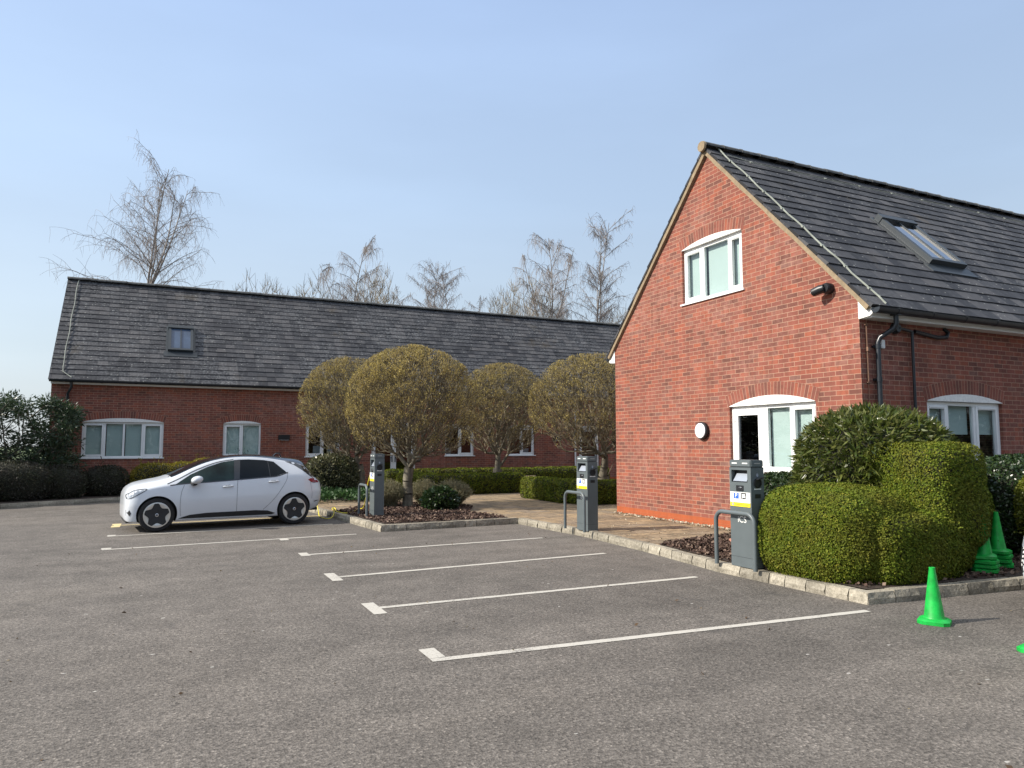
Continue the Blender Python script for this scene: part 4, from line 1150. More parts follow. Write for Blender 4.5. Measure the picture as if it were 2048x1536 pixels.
def globe_tree(base, crown, rad, trunk_r, fork, label, seed, stems=1, nbud=15000, lowcut=-0.72):
    """clipped round tree: smooth trunk, fanning limbs, dense twigs and olive buds on the shell"""
    rng = np.random.default_rng(seed)
    t = empty('globe_tree', base, label, 'tree', 'clipped round trees in the courtyard')
    b = np.array(base, float); c = np.array(crown, float) - b; rad = np.array(rad, float)
    fk = np.array([c[0] * .25, c[1] * .25, fork])
    N = 1500
    v = rng.normal(0, 1, (N, 3)); v = unit(v); rr = rng.random(N) ** .42 * .97
    tg = c + v * rr[:, None] * rad * (1 + .03 * wob(v * 3, 2.0, seed))[:, None]
    hz = np.hypot(tg[:, 0] - fk[0], tg[:, 1] - fk[1])
    keep = (tg[:, 2] > fork + .10 + hz * .20)
    tg = tg[keep]
    st = [np.array([0, 0, 0.0]), np.array([.01, 0, fork * .33]), np.array([0.0, .01, fork * .66]), fk]
    if stems == 1:
        A, par = grow(st, None, tg, fk - np.array([0, 0, .25]), rng)
    else:
        A, par = grow(st[:1] + [np.array([0, 0, fork * .5])], None, tg, np.array([0, 0, fork * .3]), rng)
    r = pipe_radii(par, 0.0060, 2.25)
    r = np.minimum(r, trunk_r) if stems == 1 else np.minimum(r, trunk_r)
    r[:len(st)] = np.maximum(r[:len(st)], trunk_r * np.array([1.12, 1.0, .97, 1.0])[:len(st)]) if stems == 1 else r[:len(st)]
    i = np.arange(len(par)); e = i[par >= 0]
    # split each long edge with a slight bend so limbs curve
    a0, b0 = A[par[e]], A[e]
    mid = (a0 + b0) / 2 + rng.normal(0, .035, a0.shape) * np.linalg.norm(b0 - a0, axis=1, keepdims=True) + np.array([0, 0, -.03]) * np.linalg.norm(b0 - a0, axis=1, keepdims=True)
    thick = r[e] > 0.02
    ra = np.minimum(r[par[e]], r[e] * 1.35); rm = (ra + r[e]) / 2
    q = [edge_tubes(a0[thick], mid[thick], ra[thick], rm[thick], 8), edge_tubes(mid[thick], b0[thick], rm[thick], r[e][thick], 8)]
    th = ~thick
    q2 = [edge_tubes(a0[th], mid[th], ra[th], rm[th], 4), edge_tubes(mid[th], b0[th], rm[th], r[e][th], 4)]
    limbs = np_mesh('trunk', np.concatenate(q), 4, M['bark'], t)
    bm = bmesh.new(); bm.from_mesh(limbs.data); bmesh.ops.remove_doubles(bm, verts=bm.verts, dist=1e-4); bm.to_mesh(limbs.data); bm.free(); limbs.data.shade_smooth()
    # fine twigs from the outer nodes, running outwards and up to the clipped shell
    outer = A[len(st):]; rel = np.linalg.norm((outer - c) / rad, axis=1)
    src = outer[rel > .45]
    k = 4
    s = np.repeat(src, k, axis=0)
    up = np.array([0, 0, .75])
    d = unit(unit(s - fk) + up * .55 + rng.normal(0, .42, s.shape))
    ln = rng.uniform(.14, .42, (len(s), 1))
    e1 = s + d * ln * .55; e2 = e1 + unit(d + up * .35 + rng.normal(0, .2, s.shape)) * ln * .55
    shell = 1 + .030 * wob(unit(e2 - c) * 2, 2.3, seed) + .012 * rng.normal(0, 1, len(e2))
    lim = np.linalg.norm((e2 - c) / rad, axis=1) / shell
    e2 = np.where(lim[:, None] > 1, c + (e2 - c) / lim[:, None], e2)          # the shears cut here
    l1 = np.linalg.norm((e1 - c) / rad, axis=1); e1 = np.where(l1[:, None] > .985, c + (e1 - c) / l1[:, None] * .985, e1)
    ok = np.ones(len(e2), bool)
    q2 += [edge_tubes(s[ok], e1[ok], np.full(ok.sum(), .0058), np.full(ok.sum(), .0048), 3), edge_tubes(e1[ok], e2[ok], np.full(ok.sum(), .0048), np.full(ok.sum(), .003), 3)]
    cr = np_mesh('twigs', np.concatenate(q2), 4, M['twig'], t)
    # buds clothe the twig ends, thickest near the shell
    cand = np.concatenate([e2[ok], e1[ok]]); relc = np.linalg.norm((cand - c) / rad, axis=1)
    w = np.clip((relc - .45) / .5, 0.02, 1) ** 2.2 * (0.55 + 0.45 * np.clip(-(cand - c)[:, 0] / rad[0] + .35 + .5 * (cand - c)[:, 2] / rad[2], 0, 1)) * np.clip(((cand - c)[:, 2] / rad[2] + .85) / .55, .12, 1); w /= w.sum()
    idx = rng.choice(len(cand), nbud, p=w)
    p = cand[idx] + rng.normal(0, .030, (nbud, 3))
    p = p[np.linalg.norm((p - c) / rad, axis=1) < 1.02 + .030 * wob(unit(p - c) * 2, 2.3, seed)]
    q = leaf_quads(p, unit(p - c) * .4 + np.array([0, 0, .8]), .033, .50, rng, .65)
    np_mesh('buds', q, 4, M['bud'], t)
    return t

# ------------------------------------------------------------------ the round trees
globe_tree((5.42, 17.2, PZ), (5.55, 17.2, 2.58), (1.66, 1.66, 1.50), .125, .95, 'tallest clipped round tree, on a straight single trunk in the bark bed', 21, nbud=42000)
globe_tree((5.55, 22.6, PZ), (5.20, 22.6, 2.75), (1.60, 1.60, 1.58), .20, .85, 'clipped round tree half hidden at left behind the tallest one, with a thick forked trunk', 22, nbud=26000)
globe_tree((10.15, 22.4, PZ), (10.35, 22.4, 2.82), (1.62, 1.62, 1.60), .16, .70, 'clipped round tree behind the low dark hedge, right of the tallest one', 23, nbud=28000)
globe_tree((11.55, 17.9, PZ), (11.32, 17.9, 2.72), (1.98, 1.98, 1.55), .19, .60, 'clipped round tree against the corner of the gabled building', 24, nbud=28000)

# ------------------------------------------------------------------ clipped hedges and shrubs by the near corner
hedge('box_hedge', 'low rounded box hedge beside the nearest grey post, bulging over the kerb', 'hedge', (7.4, 6.1, PZ),
      [(7.22, 6.20, .56, .72, .80, .60, 3.2), (7.66, 5.86, .46, .78, .60, .42, 5.0), (7.55, 6.75, .70, .6, .5, .42, 3.0)], M['box'], .024, .62, 11500, 31, lump=.05, lf=5.0, sprigs=40, flat=.42, depth=.07)
hedge('box_hedge', 'tall square-topped box hedge rising behind the low rounded one', 'hedge', (8.45, 5.95, PZ),
      [(8.36, 5.87, 1.03, .48, .57, .62, 5.5), (8.36, 5.90, .50, .40, .52, .42, 3)], M['box'], .024, .62, 10000, 32, lump=.05, lf=5.0, sprigs=30, flat=.42, depth=.07)
hedge('box_hedge', 'round box mound tucked between the tall hedge and the window', 'hedge', (9.35, 6.15, PZ),
      [(9.22, 6.12, .68, .46, .46, .60, 2.6)], M['box'], .030, .62, 6000, 33, sprigs=20, flat=.55, depth=.07)
hedge('clipped_bush', 'dark clipped bush under the side window at the right edge', 'bush', (11.1, 6.3, PZ),
      [(11.15, 6.32, .74, .88, .55, .72, 3.0)], M['laurel'], .045, .5, 3200, 34, sprigs=0, flat=.6)
hedge('clipped_bush', 'bright yellow green bush in front of the dark one at the right edge', 'bush', (10.75, 5.62, PZ),
      [(10.85, 5.65, .78, .62, .42, .52, 2.6)], M['box_y'], .034, .6, 5200, 35, sprigs=30, flat=.6)
hedge('domed_shrub', 'tall domed evergreen shrub with long glossy leaves at the building corner', 'shrub', (8.62, 6.70, PZ),
      [(8.60, 6.72, 1.32, .92, .84, .80, 2.3), (8.45, 6.75, .75, .80, .60, .60, 2.5), (9.45, 6.72, 1.42, .40, .38, .36, 2.2), (8.20, 6.95, 1.05, .55, .5, .5, 2.2)], M['choisya'], .115, .22, 1500, 36, spread=.75, droop=.25, lump=.12, lf=6.0, depth=.22, core=.78, sprigs=0)
hedge('laurel_hedge', 'low dark laurel hedge along the gable wall beneath the white window', 'hedge', (8.86, 8.62, PZ),
      [(8.86, 8.45, .64, .26, .62, .52, 3.5), (8.84, 8.98, .60, .24, .30, .50, 3.2)], M['laurel'], .060, .5, 2600, 37, lump=.05, sprigs=0, flat=.8)

# ------------------------------------------------------------------ courtyard hedges
def run_blobs(path, w, h, e=4.5):
    out = []
    for (x0, y0), (x1, y1) in zip(path[:-1], path[1:]):
        L = math.hypot(x1 - x0, y1 - y0); n = max(1, math.ceil(L / .55))
        for i in range(n + 1):
            f = i / n
            out.append((x0 + (x1 - x0) * f, y0 + (y1 - y0) * f, PZ + h / 2 - .02, w * .62, w * .62, h / 2 + .02, e))
    return out
hedge('box_hedge', 'low clipped hedge of the courtyard nearest the tallest round tree, with a pale left end', 'hedge', (8.8, 20.95, PZ), run_blobs([(7.35, 23.4), (7.4, 21.1), (10.2, 21.1)], .50, .62), M['box'], .040, .6, 2200, 41, 'low courtyard hedges', core=.92, flat=.6)
hedge('box_hedge', 'long low dark hedge along the far brick wall, under its windows', 'hedge', (11.5, 24.3, PZ), run_blobs([(7.2, 24.5), (15.5, 24.4)], .55, .66), M['box'], .042, .6, 1600, 42, 'low courtyard hedges', core=.92, flat=.6)
hedge('box_hedge', 'low bright topped hedge curving round to the corner of the gabled building', 'hedge', (10.0, 16.4, PZ), run_blobs([(9.62, 18.6), (9.65, 16.75), (10.0, 16.1), (12.6, 15.75)], .52, .60), M['box'], .036, .6, 3200, 43, 'low courtyard hedges', core=.92, flat=.55)

# ------------------------------------------------------------------ planting in front of the long building
hedge('trimmed_hedge', 'long dull dark hedge behind the far kerb at the left edge', 'hedge', (-3.6, 23.6, PZ), [(-5.6, 23.2, .55, 1.6, .75, .62, 3), (-3.9, 23.85, .58, 1.2, .72, .60, 3), (-2.7, 24.3, .50, .75, .6, .52, 2.6)], M['dull'], .055, .45, 1100, 51, lump=.10, lf=4, depth=.16, sprigs=160)
hedge('trimmed_hedge', 'small rounded dull hedge left of the golden one', 'hedge', (-1.55, 24.9, PZ), [(-1.55, 24.9, .50, .62, .5, .50, 2.5)], M['dull'], .055, .45, 1200, 52, lump=.10, lf=4, depth=.16, sprigs=40)
hedge('golden_hedge', 'golden leaved hedge showing above the bonnet of the white car', 'hedge', (.4, 25.0, PZ), [(-.10, 25.0, .56, .75, .5, .50, 2.8), (.75, 25.05, .60, .75, .5, .50, 2.6), (1.15, 25.05, .78, .45, .4, .40, 2.2)], M['gold'], .055, .45, 1400, 53, lump=.10, lf=5, depth=.16, sprigs=110)
hedge('brown_shrub', 'dull brown shrub behind the roof of the white car', 'shrub', (2.1, 25.3, PZ), [(2.1, 25.3, .65, 1.05, .45, .60, 2.4)], M['dull'], .055, .3, 900, 54, lump=.10, depth=.25, sprigs=120)
hedge('variegated_shrub', 'large variegated shrub with pale edged leaves just behind the white car', 'shrub', (4.75, 22.6, PZ), [(4.75, 22.65, .70, .78, .70, .62, 2.5), (4.40, 22.5, .85, .50, .5, .40, 2.2)], M['varieg'], .065, .5, 1500, 55, lump=.08, depth=.16, sprigs=50)
t = empty('evergreen_tree', (-4.3, 24.9, PZ), 'dark evergreen small tree with gaps of sky at the left edge, beside the far building', 'tree')
rng = np.random.default_rng(61)
st = [np.array([0, 0, 0.]), np.array([0, 0, .4])]
cl = []
for i in range(240):
    x = rng.uniform(-2.6, 2.0); y = rng.uniform(-.75, .75); top = 2.88 - .10 * max(0, x - .9) ** 2 * 3 - .05 * abs(x + .2); z = rng.uniform(.8, top)
    if rng.random() < .30 and .9 < z < 1.9: continue
    cl.append((x, y, z))
cl = np.array(cl)
A, par = grow(st, None, cl, np.array([0, 0, .1]), rng); r = np.minimum(pipe_radii(par, .010, 2.3), .07); e = np.arange(len(par))[par >= 0]
np_mesh('branches', edge_tubes(A[par[e]], A[e], np.minimum(r[par[e]], r[e] * 1.4), r[e], 5), 4, M['bark'], t)
P = []; N = []
for c in cl:
    m = rng.integers(85, 140); d = unit(rng.normal(0, 1, (m, 3)) * np.array([1, 1, .7]) + np.array([0, 0, .25]))
    P.append(c + d * rng.uniform(.04, .28, (m, 1))); N.append(d)
np_mesh('foliage', leaf_quads(np.concatenate(P), np.concatenate(N), .13, .26, rng, .35, .12), 4, M['evergreen'], t)

# soft shrubs of the island bed: many thin upright stems
def stem_bush(label, base, rx, rz, n, seed, mat, group=None, name='wispy_shrub'):
    rng = np.random.default_rng(seed); t = empty(name, base, label, 'shrub', group)
    a = np.concatenate([rng.normal(0, rx * .18, (n, 2)), np.zeros((n, 1))], 1)
    th = rng.uniform(0, 2 * math.pi, n); f = np.sqrt(rng.random(n))
    b = np.stack([np.cos(th) * rx * f, np.sin(th) * rx * f, rz * (1 - .45 * f ** 2.2) * rng.uniform(.75, 1.05, n)], 1)
    mid = (a + b) / 2 + np.stack([np.cos(th) * rx * .12, np.sin(th) * rx * .12, np.full(n, rz * .05)], 1)
    np_mesh('stems', np.concatenate([edge_tubes(a, mid, np.full(n, .004), np.full(n, .0035), 3), edge_tubes(mid, b, np.full(n, .0035), np.full(n, .002), 3)]), 4, mat, t)
    k = 9; f = rng.uniform(.25, 1.0, (n * k, 1)); ai = np.repeat(mid, k, 0) * (1 - f) + np.repeat(b, k, 0) * f
    np_mesh('leaves', leaf_quads(ai + rng.normal(0, .012, ai.shape), unit(np.repeat(b - a, k, 0)), .055, .16, rng, .45), 4, mat, t)
    return t
stem_bush('grey wispy shrub between the far grey post and the tallest tree trunk', (4.98, 17.35, PZ), .46, .66, 700, 71, M['lavender'], 'wispy shrubs in the island bed')
stem_bush('grey wispy shrub right behind the tallest tree trunk', (6.05, 17.75, PZ), .44, .62, 650, 72, M['lavender'], 'wispy shrubs in the island bed')
stem_bush('broad grey wispy shrub at the right end of the island bed', (6.42, 16.75, PZ), .52, .66, 800, 73, M['lavender'], 'wispy shrubs in the island bed')
hedge('glossy_shrub', 'small dark glossy shrub in front of the grey wispy shrubs of the island', 'shrub', (5.85, 16.05, PZ), [(5.85, 16.05, .34, .40, .36, .30, 2.0)], M['laurel'], .085, .5, 1100, 74, lump=.08, depth=.3, core=.6)
rng = np.random.default_rng(75)
n = 5200; x = rng.uniform(3.45, 6.1, n); y = rng.uniform(19.0, 22.6, n); k = (y > 19.2 + (x - 3.45) * .12 + .15 * np.sin(x * 5))
p = np.stack([x, y, PZ + .02 + rng.random(n) * .16 + .05 * np.sin(x * 4) * np.cos(y * 3)], 1)[k]
tag(np_mesh('ground_cover', leaf_quads(p, np.tile([[0, 0, 1.]], (len(p), 1)), .09, .7, rng, .7), 4, M['ivy']), 'low leafy green ground cover beyond the car', 'ground cover', kind='stuff')

# ------------------------------------------------------------------ bark chips, gravel, litter
def chips(name, poly, n, seed, z=PZ + .006, size=.040, mat='chips', hgt=.030, asp=.4, label='dark bark chips spread over the bed', cat='bark chips'):
    rng = np.random.default_rng(seed); tri = tessellate_polygon([[Vector((a, b, 0)) for a, b in poly]]); T = [[np.array(poly[i]) for i in t] for t in tri]
    ar = np.array([abs(np.cross(b - a, c - a)) for a, b, c in T]); idx = rng.choice(len(T), n, p=ar / ar.sum())
    u = rng.random((n, 2)); u[u.sum(1) > 1] = 1 - u[u.sum(1) > 1]
    A_ = np.array([t[0] for t in T])[idx]; B_ = np.array([t[1] for t in T])[idx]; C_ = np.array([t[2] for t in T])[idx]
    p2 = A_ + (B_ - A_) * u[:, :1] + (C_ - A_) * u[:, 1:]
    p = np.concatenate([p2, z + rng.random((n, 1)) * hgt], 1)
    th = rng.uniform(0, 2 * math.pi, n); d = np.stack([np.cos(th), np.sin(th), rng.normal(0, .3, n)], 1)
    return tag(np_mesh(name, leaf_quads(p, d, size, asp * 2, rng, .12, var=.6), 4, M[mat]), label, cat, kind='stuff')
chips('bark_mulch', [(3.60, 16.6), (3.90, 13.66), (6.5, 13.78), (6.2, 15.2), (6.9, 16.6), (6.6, 18.0), (5.3, 18.6), (4.3, 17.6)], 16000, 81)
chips('bark_mulch', [(6.66, 7.3), (6.66, 6.4), (9.1, 7.3), (9.14, 9.66), (8.92, 9.63), (7.04, 9.18), (6.84, 9.05)], 12000, 82)
chips('bark_mulch', [(6.7, 5.36), (8.75, 5.2), (12.5, 4.95), (12.5, 6.4), (6.7, 6.4)], 5000, 83)
chips('gravel_strip', [(9.04, 9.72), (9.16, 9.72), (9.16, 13.72), (9.06, 13.72)], 1100, 84, size=.030, mat='gravel', hgt=.02, asp=.45, label='narrow strip of pale gravel along the foot of the gable wall', cat='gravel')
chips('gravel_litter', [(6.85, 9.3), (9.05, 9.75), (9.05, 13.7), (7.0, 13.3)], 160, 85, z=PZ - .01, size=.022, mat='gravel', hgt=.008, asp=.45, label='loose pale pebbles scattered on the stone paving', cat='pebbles')
chips('leaf_litter', [(-2, 2.6), (9, 2.0), (12, 4.2), (6.3, 5.1), (6.2, 12), (-3, 16)], 110, 86, z=.006, size=.032, mat='deadleaf', hgt=.004, asp=.3, label='small dead leaves scattered across the asphalt', cat='leaves')
mb = MB(); mb.box(-.11, .11, -.05, .05, 0, .06); o = mb.build('loose_brick', M['pinkbrick'], bevel=.006); o.location = (7.98, 8.72, PZ + .005); o.rotation_euler = (.05, .08, .5)
tag(o, 'loose pinkish brick lying in the bark chips behind the nearest hoop rail', 'brick')
t = empty('planter', (11.65, 22.9, PZ), 'small pale stone planter at the end of the low dark hedge', 'planter')
mb = MB(); mb.lathe([(0, 0), (.16, 0), (.19, .05), (.22, .34), (.25, .36), (.25, .42), (.21, .42), (.20, .36), (0, .36)], None, 18); mb.build('pot', M['terracotta'], t, smooth=35)

# ------------------------------------------------------------------ charging posts, hoops, cable
def text_mesh(s, size, name, mat, parent, loc, rot, ext=0.001):
    cu = bpy.data.curves.new(name, 'FONT'); cu.body = s; cu.size = size; cu.extrude = ext; cu.align_x = 'CENTER'; cu.align_y = 'CENTER'
    tmp = bpy.data.objects.new(name, cu); COL.objects.link(tmp)
    bpy.context.view_layer.update()
    me = bpy.data.meshes.new_from_object(tmp.evaluated_get(bpy.context.evaluated_depsgraph_get()))
    bpy.data.objects.remove(tmp, do_unlink=True)
    o = link(me, name, mat, parent); o.location = loc; o.rotation_euler = rot
    return o

def charging_post(label):
    """local axes: front face looks to -x, side face to -y; depth .20, width .36, height 1.31"""
    t = empty('charging_post', (0, 0, 0), label, 'charging post', 'electric car charging posts')
    H = 1.31; dx, wy = .105, .185
    mb = MB()
    # body with a real screen recess in the front
    zr0, zr1, y0, y1 = 1.035, 1.185, -.125, .150
    mb.box(-dx + .07, dx, -wy, wy, 0.0, 1.215)
    mb.box(-dx, -dx + .07, -wy, wy, 0.0, zr0); mb.box(-dx, -dx + .07, -wy, wy, zr1, 1.215)
    mb.box(-dx, -dx + .07, -wy, y0, zr0, zr1); mb.box(-dx, -dx + .07, y1, wy, zr0, zr1)
    mb.build('post_body', M['steel'], t)
    mb = MB(); mb.box(-dx - .002, dx + .002, -wy - .002, wy + .002, 1.22, H); mb.build('cap', M['steel'], t, bevel=.012)
    mb = MB(); mb.box(-dx + .004, dx - .004, -wy + .004, wy - .004, 1.2155, 1.2195); mb.build('joint', M['black'], t)
    mb = MB(); mb.box(-dx - .001, dx + .001, -wy - .001, wy + .001, .118, .121); mb.build('joint', M['black'], t)
    mb = MB(); mb.face([(-dx + .068, y0, zr1), (-dx + .068, y1, zr1), (-dx + .068, y1, zr0), (-dx + .068, y0, zr0)][::-1]); mb.build('screen_recess', M['black'], t)
    mb = MB(); mb.face([(-dx + .008, y0 + .02, zr0 + .012), (-dx + .008, y1 - .02, zr0 + .012), (-dx + .060, y1 - .035, zr0 + .105), (-dx + .060, y0 + .035, zr0 + .105)][::-1]); mb.build('screen', M['screen'], t)
    mb = MB(); mb.box(-dx - .004, -dx - .0005, -.06, .07, .925, .995); mb.build('card_reader', M['black'], t, bevel=.0015)
    mb = MB()
    for q in range(3): mb.tube([(-dx - .0055, -.02 + .03 * math.cos(a) * (1 - .25 * q) + .02, .96 + .017 * math.sin(a) * (1 - .25 * q)) for a in [math.pi * (.15 + .7 * i / 6) for i in range(7)]], .0017, 4)
    mb.build('contactless_symbol', M['silver'], t)
    # sign plate: white above, yellow band below, blue P and a car mark
    mb = MB(); mb.box(-dx - .006, -dx - .0005, -.172, .172, .735, .912); mb.build('sign', M['signw'], t)
    sg = t.children[-1]
    mb = MB(); mb.box(-dx - .0075, -dx - .0065, -.172, .172, .735, .785); mb.build('sign_band', M['signy'], sg)
    mb = MB(); mb.box(-dx - .0075, -dx - .0065, .022, .110, .830, .902); mb.build('parking_symbol', M['signb'], sg)
    text_mesh('P', .082, 'letter', M['signw'], sg, (-dx - .0085, .066, .866), (R(90), 0, R(-90)))
    mb = MB(); mb.box(-dx - .0075, -dx - .0065, -.105, -.020, .872, .905); mb.box(-dx - .0075, -dx - .0065, -.105, -.092, .830, .871); mb.box(-dx - .0075, -dx - .0065, -.033, -.020, .830, .871); mb.box(-dx - .0075, -dx - .0065, -.085, -.040, .830, .846)
    mb.build('car_symbol', M['black'], sg)
    mb = MB(); mb.box(-dx - .0085, -dx - .0076, -.09, -.035, .876, .890); mb.build('car_symbol', M['signw'], sg)
    mb = MB(); mb.box(-dx - .0075, -dx - .0065, -.13, .14, .816, .822); mb.box(-dx - .0075, -dx - .0065, -.05, .05, .798, .803); mb.build('small_print', M['signg'], sg)
    mb = MB(); mb.box(-dx - .0085, -dx - .0076, -.14, .085, .755, .764); mb.build('small_print', plain('ochre', (.35, .24, .02), .5) if 'ochre' not in bpy.data.materials else bpy.data.materials['ochre'], sg)
    mb = MB(); mb.lathe([(0, 0), (.019, 0), (.019, .002), (0, .002)], Matrix.Translation((-dx - .0072, .125, .760)) @ Matrix.Rotation(-math.pi / 2, 4, 'Y'), 16); mb.build('round_symbol', M['signg'], sg)
    lg = text_mesh('iCS', .110, 'logo', M['signw'], t, (-dx - .002, -.02, .575), (R(90), 0, R(-90)))
    for nm, yy in (('marker_light', .09), ('marker_light', -.09)):
        mb = MB(); mb.box(-dx - .005, -dx - .0025, yy - .045, yy + .045, 1.262, 1.276); mb.build(nm, M['signw'], t)
    # side face: socket with flap, status light, label strip, small reader window
    mb = MB(); mb.box(-.045, .045, -wy - .005, -wy - .0025, 1.262, 1.274); mb.build('marker_light', M['signg'], t)
    Ms = Matrix.Translation((0, -wy - .0005, 1.03)) @ Matrix.Rotation(math.pi / 2, 4, 'X')
    mb = MB(); mb.lathe([(0, 0), (.060, 0), (.060, .012), (.046, .014), (.044, .004), (0, .003)], Ms, 24); mb.build('socket', M['black'], t, smooth=40)
    mb = MB(); mb.box(-.035, .055, -wy - .06, -wy - .015, 1.072, 1.084, lambda x, y, z: (x, y, z + (x + .035) * .22)); mb.build('socket_flap', M['black'], t)
    mb = MB(); mb.lathe([(0, 0), (.016, 0), (.015, .004), (0, .004)], Matrix.Translation((0, -wy - .0005, 1.125)) @ Matrix.Rotation(math.pi / 2, 4, 'X') @ Matrix.Scale(1.5, 4, (0, 1, 0)), 14); mb.build('status_light', M['screen'], t)
    mb = MB(); mb.box(-.055, .055, -wy - .003, -wy - .0005, .950, .962); mb.build('label_strip', M['signw'], t)
    mb = MB(); mb.box(-.045, .045, -wy - .004, -wy - .0005, .845, .895); mb.build('meter_window', M['black'], t, bevel=.001)
    return t
cpost = charging_post('grey charging post nearest the viewer, beside the rounded box hedge')
for i, (x, y, lb) in enumerate(((6.585, 6.955, 'grey charging post nearest the viewer, beside the rounded box hedge'), (6.875, 11.22, 'grey charging post on the stone paving in front of the gable wall'), (4.12, 15.22, 'grey charging post on the island bed, with the yellow cable'))):
    c = cpost if i == 0 else copy_tree(cpost)
    c.location = (x, y, PZ + (.006 if i != 1 else -.010)); c['label'] = lb
def hoop(x, ya, yb, z0, label):
    o = MB(); r = .12; h = .665; pts = [(0, 0, 0)] + [(0, 0, h - r)]
    W_ = yb - ya
    for i in range(1, 9): a = math.pi / 2 * i / 8; pts.append((0, r - r * math.cos(a), h - r + r * math.sin(a)))
    for i in range(0, 9): a = math.pi / 2 * i / 8; pts.append((0, W_ - r + r * math.sin(a), h - r + r * math.cos(a)))
    pts.append((0, W_, 0)); o.tube(pts, .027, 14)
    me = o.build('hoop_rail', M['steel'], smooth=50); me.location = (x, ya, z0)
    return tag(me, label, 'hoop rail', 'grey hoop rails guarding the charging posts')
h0 = hoop(6.42, 6.67, 7.34, PZ - .002, 'grey tubular hoop rail in front of the nearest charging post')
for x, y, lb in ((6.63, 10.92, 'grey tubular hoop rail in front of the middle charging post, on the paving'), (3.84, 14.95, 'grey tubular hoop rail in front of the far charging post, beside the yellow cable')):
    c = h0.copy(); COL.objects.link(c); c.location = (x, y, PZ - .004); c['label'] = lb
mb = MB()
def smooth_path(P, k=6):
    P = [Vector(p) for p in P]; out = []
    for i in range(len(P) - 1):
        p0 = P[max(0, i - 1)]; p1 = P[i]; p2 = P[i + 1]; p3 = P[min(len(P) - 1, i + 2)]
        for j in range(k):
            t_ = j / k; out.append(.5 * ((2 * p1) + (-p0 + p2) * t_ + (2 * p0 - 5 * p1 + 4 * p2 - p3) * t_ ** 2 + (-p0 + 3 * p1 - 3 * p2 + p3) * t_ ** 3))
    out.append(P[-1]); return out
mb.tube(smooth_path([(4.14, 15.47, 1.10), (4.08, 15.56, 1.02), (4.03, 15.62, .80), (4.05, 15.85, .48), (4.12, 16.35, .22), (4.15, 16.9, .145), (3.98, 16.5, .14), (3.78, 16.1, .14), (3.62, 16.02, .14), (3.56, 16.5, .14), (3.66, 17.1, .14), (3.70, 17.5, .14), (3.60, 17.2, .14), (3.52, 16.6, .14), (3.42, 16.25, .06), (3.30, 16.15, .02), (3.22, 16.6, .02), (3.30, 17.2, .02), (3.3, 17.5, .3), (3.18, 17.38, .75)]), .010, 6)
tag(mb.build('charging_cable', M['cable'], smooth=60), 'yellow charging cable trailing from the far post to the white car', 'cable')

# ------------------------------------------------------------------ green cones
def cone_mesh():
    mb = MB(); s = .130; c = .045
    def oct_(h, k=1.0, cc=c): 
        a = s * k
        return [(-a, -a + cc, h), (-a + cc, -a, h), (a - cc, -a, h), (a, -a + cc, h), (a, a - cc, h), (a - cc, a, h), (-a + cc, a, h), (-a, a - cc, h)]
    r0, r1, r2, r3 = oct_(0), oct_(.030), oct_(.036, .93), oct_(.048, .80)
    for a, b in ((r0, r1), (r1, r2), (r2, r3)):
        for k in range(8): mb.face([a[k], a[(k + 1) % 8], b[(k + 1) % 8], b[k]])
    mb.face(r3); mb.face(r0[::-1])
    mb.lathe([(.090, .046), (.084, .062), (.0255, .490), (.027, .496), (.0265, .500), (.020, .500), (.018, .47)], None, 28)
    return mb
cb = cone_mesh(); c0 = cb.build('traffic_cone', M['cone'], smooth=35)
tag(c0, 'green traffic cone standing alone on the sunlit asphalt', 'traffic cone', 'green traffic cones'); c0.location = (6.41, 4.44, .001); c0.rotation_euler = (0, 0, R(28))
def cone(loc, rz, label, tilt=(0, 0)):
    c = c0.copy(); COL.objects.link(c); c.location = loc; c.rotation_euler = (tilt[0], tilt[1], R(rz)); c['label'] = label; return c
cone((6.255, 3.47, .001), 10, 'green traffic cone cut off at the right edge, nearest the viewer')
words_ = ['lowest', 'second from the bottom', 'third from the bottom', 'top']
for (x, y, nm, n) in ((8.78, 5.42, 'the left stack', 4), (9.33, 5.58, 'the right stack', 4)):
    for k in range(n):
        w_ = words_[k] if k < n - 1 else 'top'
        cone((x + rnd.uniform(-.012, .012), y + rnd.uniform(-.012, .012), PZ + .022 + k * .052), rnd.uniform(-14, 14) + 20, '%s green cone in %s beside the box hedge' % (w_, nm), (rnd.uniform(-.02, .02), rnd.uniform(-.02, .02)))
#PART4
# ------------------------------------------------------------------ cars
M['paint'] = plain("white_car_paint", (0.60, 0.63, 0.67), 0.28, var=0.01, spec=0.5, coat=0.7)
M['carblack'] = plain("gloss_black_paint", (0.012, 0.013, 0.016), 0.14, var=0.1, spec=0.5, coat=0.6)
M['trim'] = plain("matt_black_trim", (0.016, 0.017, 0.019), 0.6, var=0.2)
M['tyre'] = plain("tyre_rubber", (0.014, 0.014, 0.015), 0.85, var=0.3, scale=20, bump=0.2)
M['alloy'] = plain("machined_alloy", (0.62, 0.61, 0.58), 0.28, 0.55, var=0.04)
M['carglass'] = plain("tinted_car_glass", (0.006, 0.010, 0.014), 0.04, var=0.1, spec=0.18)
M['carglass2'] = plain("clear_car_glass", (0.016, 0.032, 0.030), 0.04, var=0.7, scale=2.2, spec=0.25)
M['red'] = plain("red_lamp", (0.22, 0.008, 0.014), 0.12, var=0.2, spec=0.6)
M['lampglass'] = plain("headlamp_lens", (0.30, 0.33, 0.37), 0.08, var=0.25, scale=9, spec=0.7)
M['seam'] = plain("panel_gap", (0.10, 0.11, 0.125), 0.8)

def lerp_tab(tab, x):
    xs = [t[0] for t in tab]
    return np.array([np.interp(x, xs, [t[k] for t in tab]) for k in range(1, len(tab[0]))])
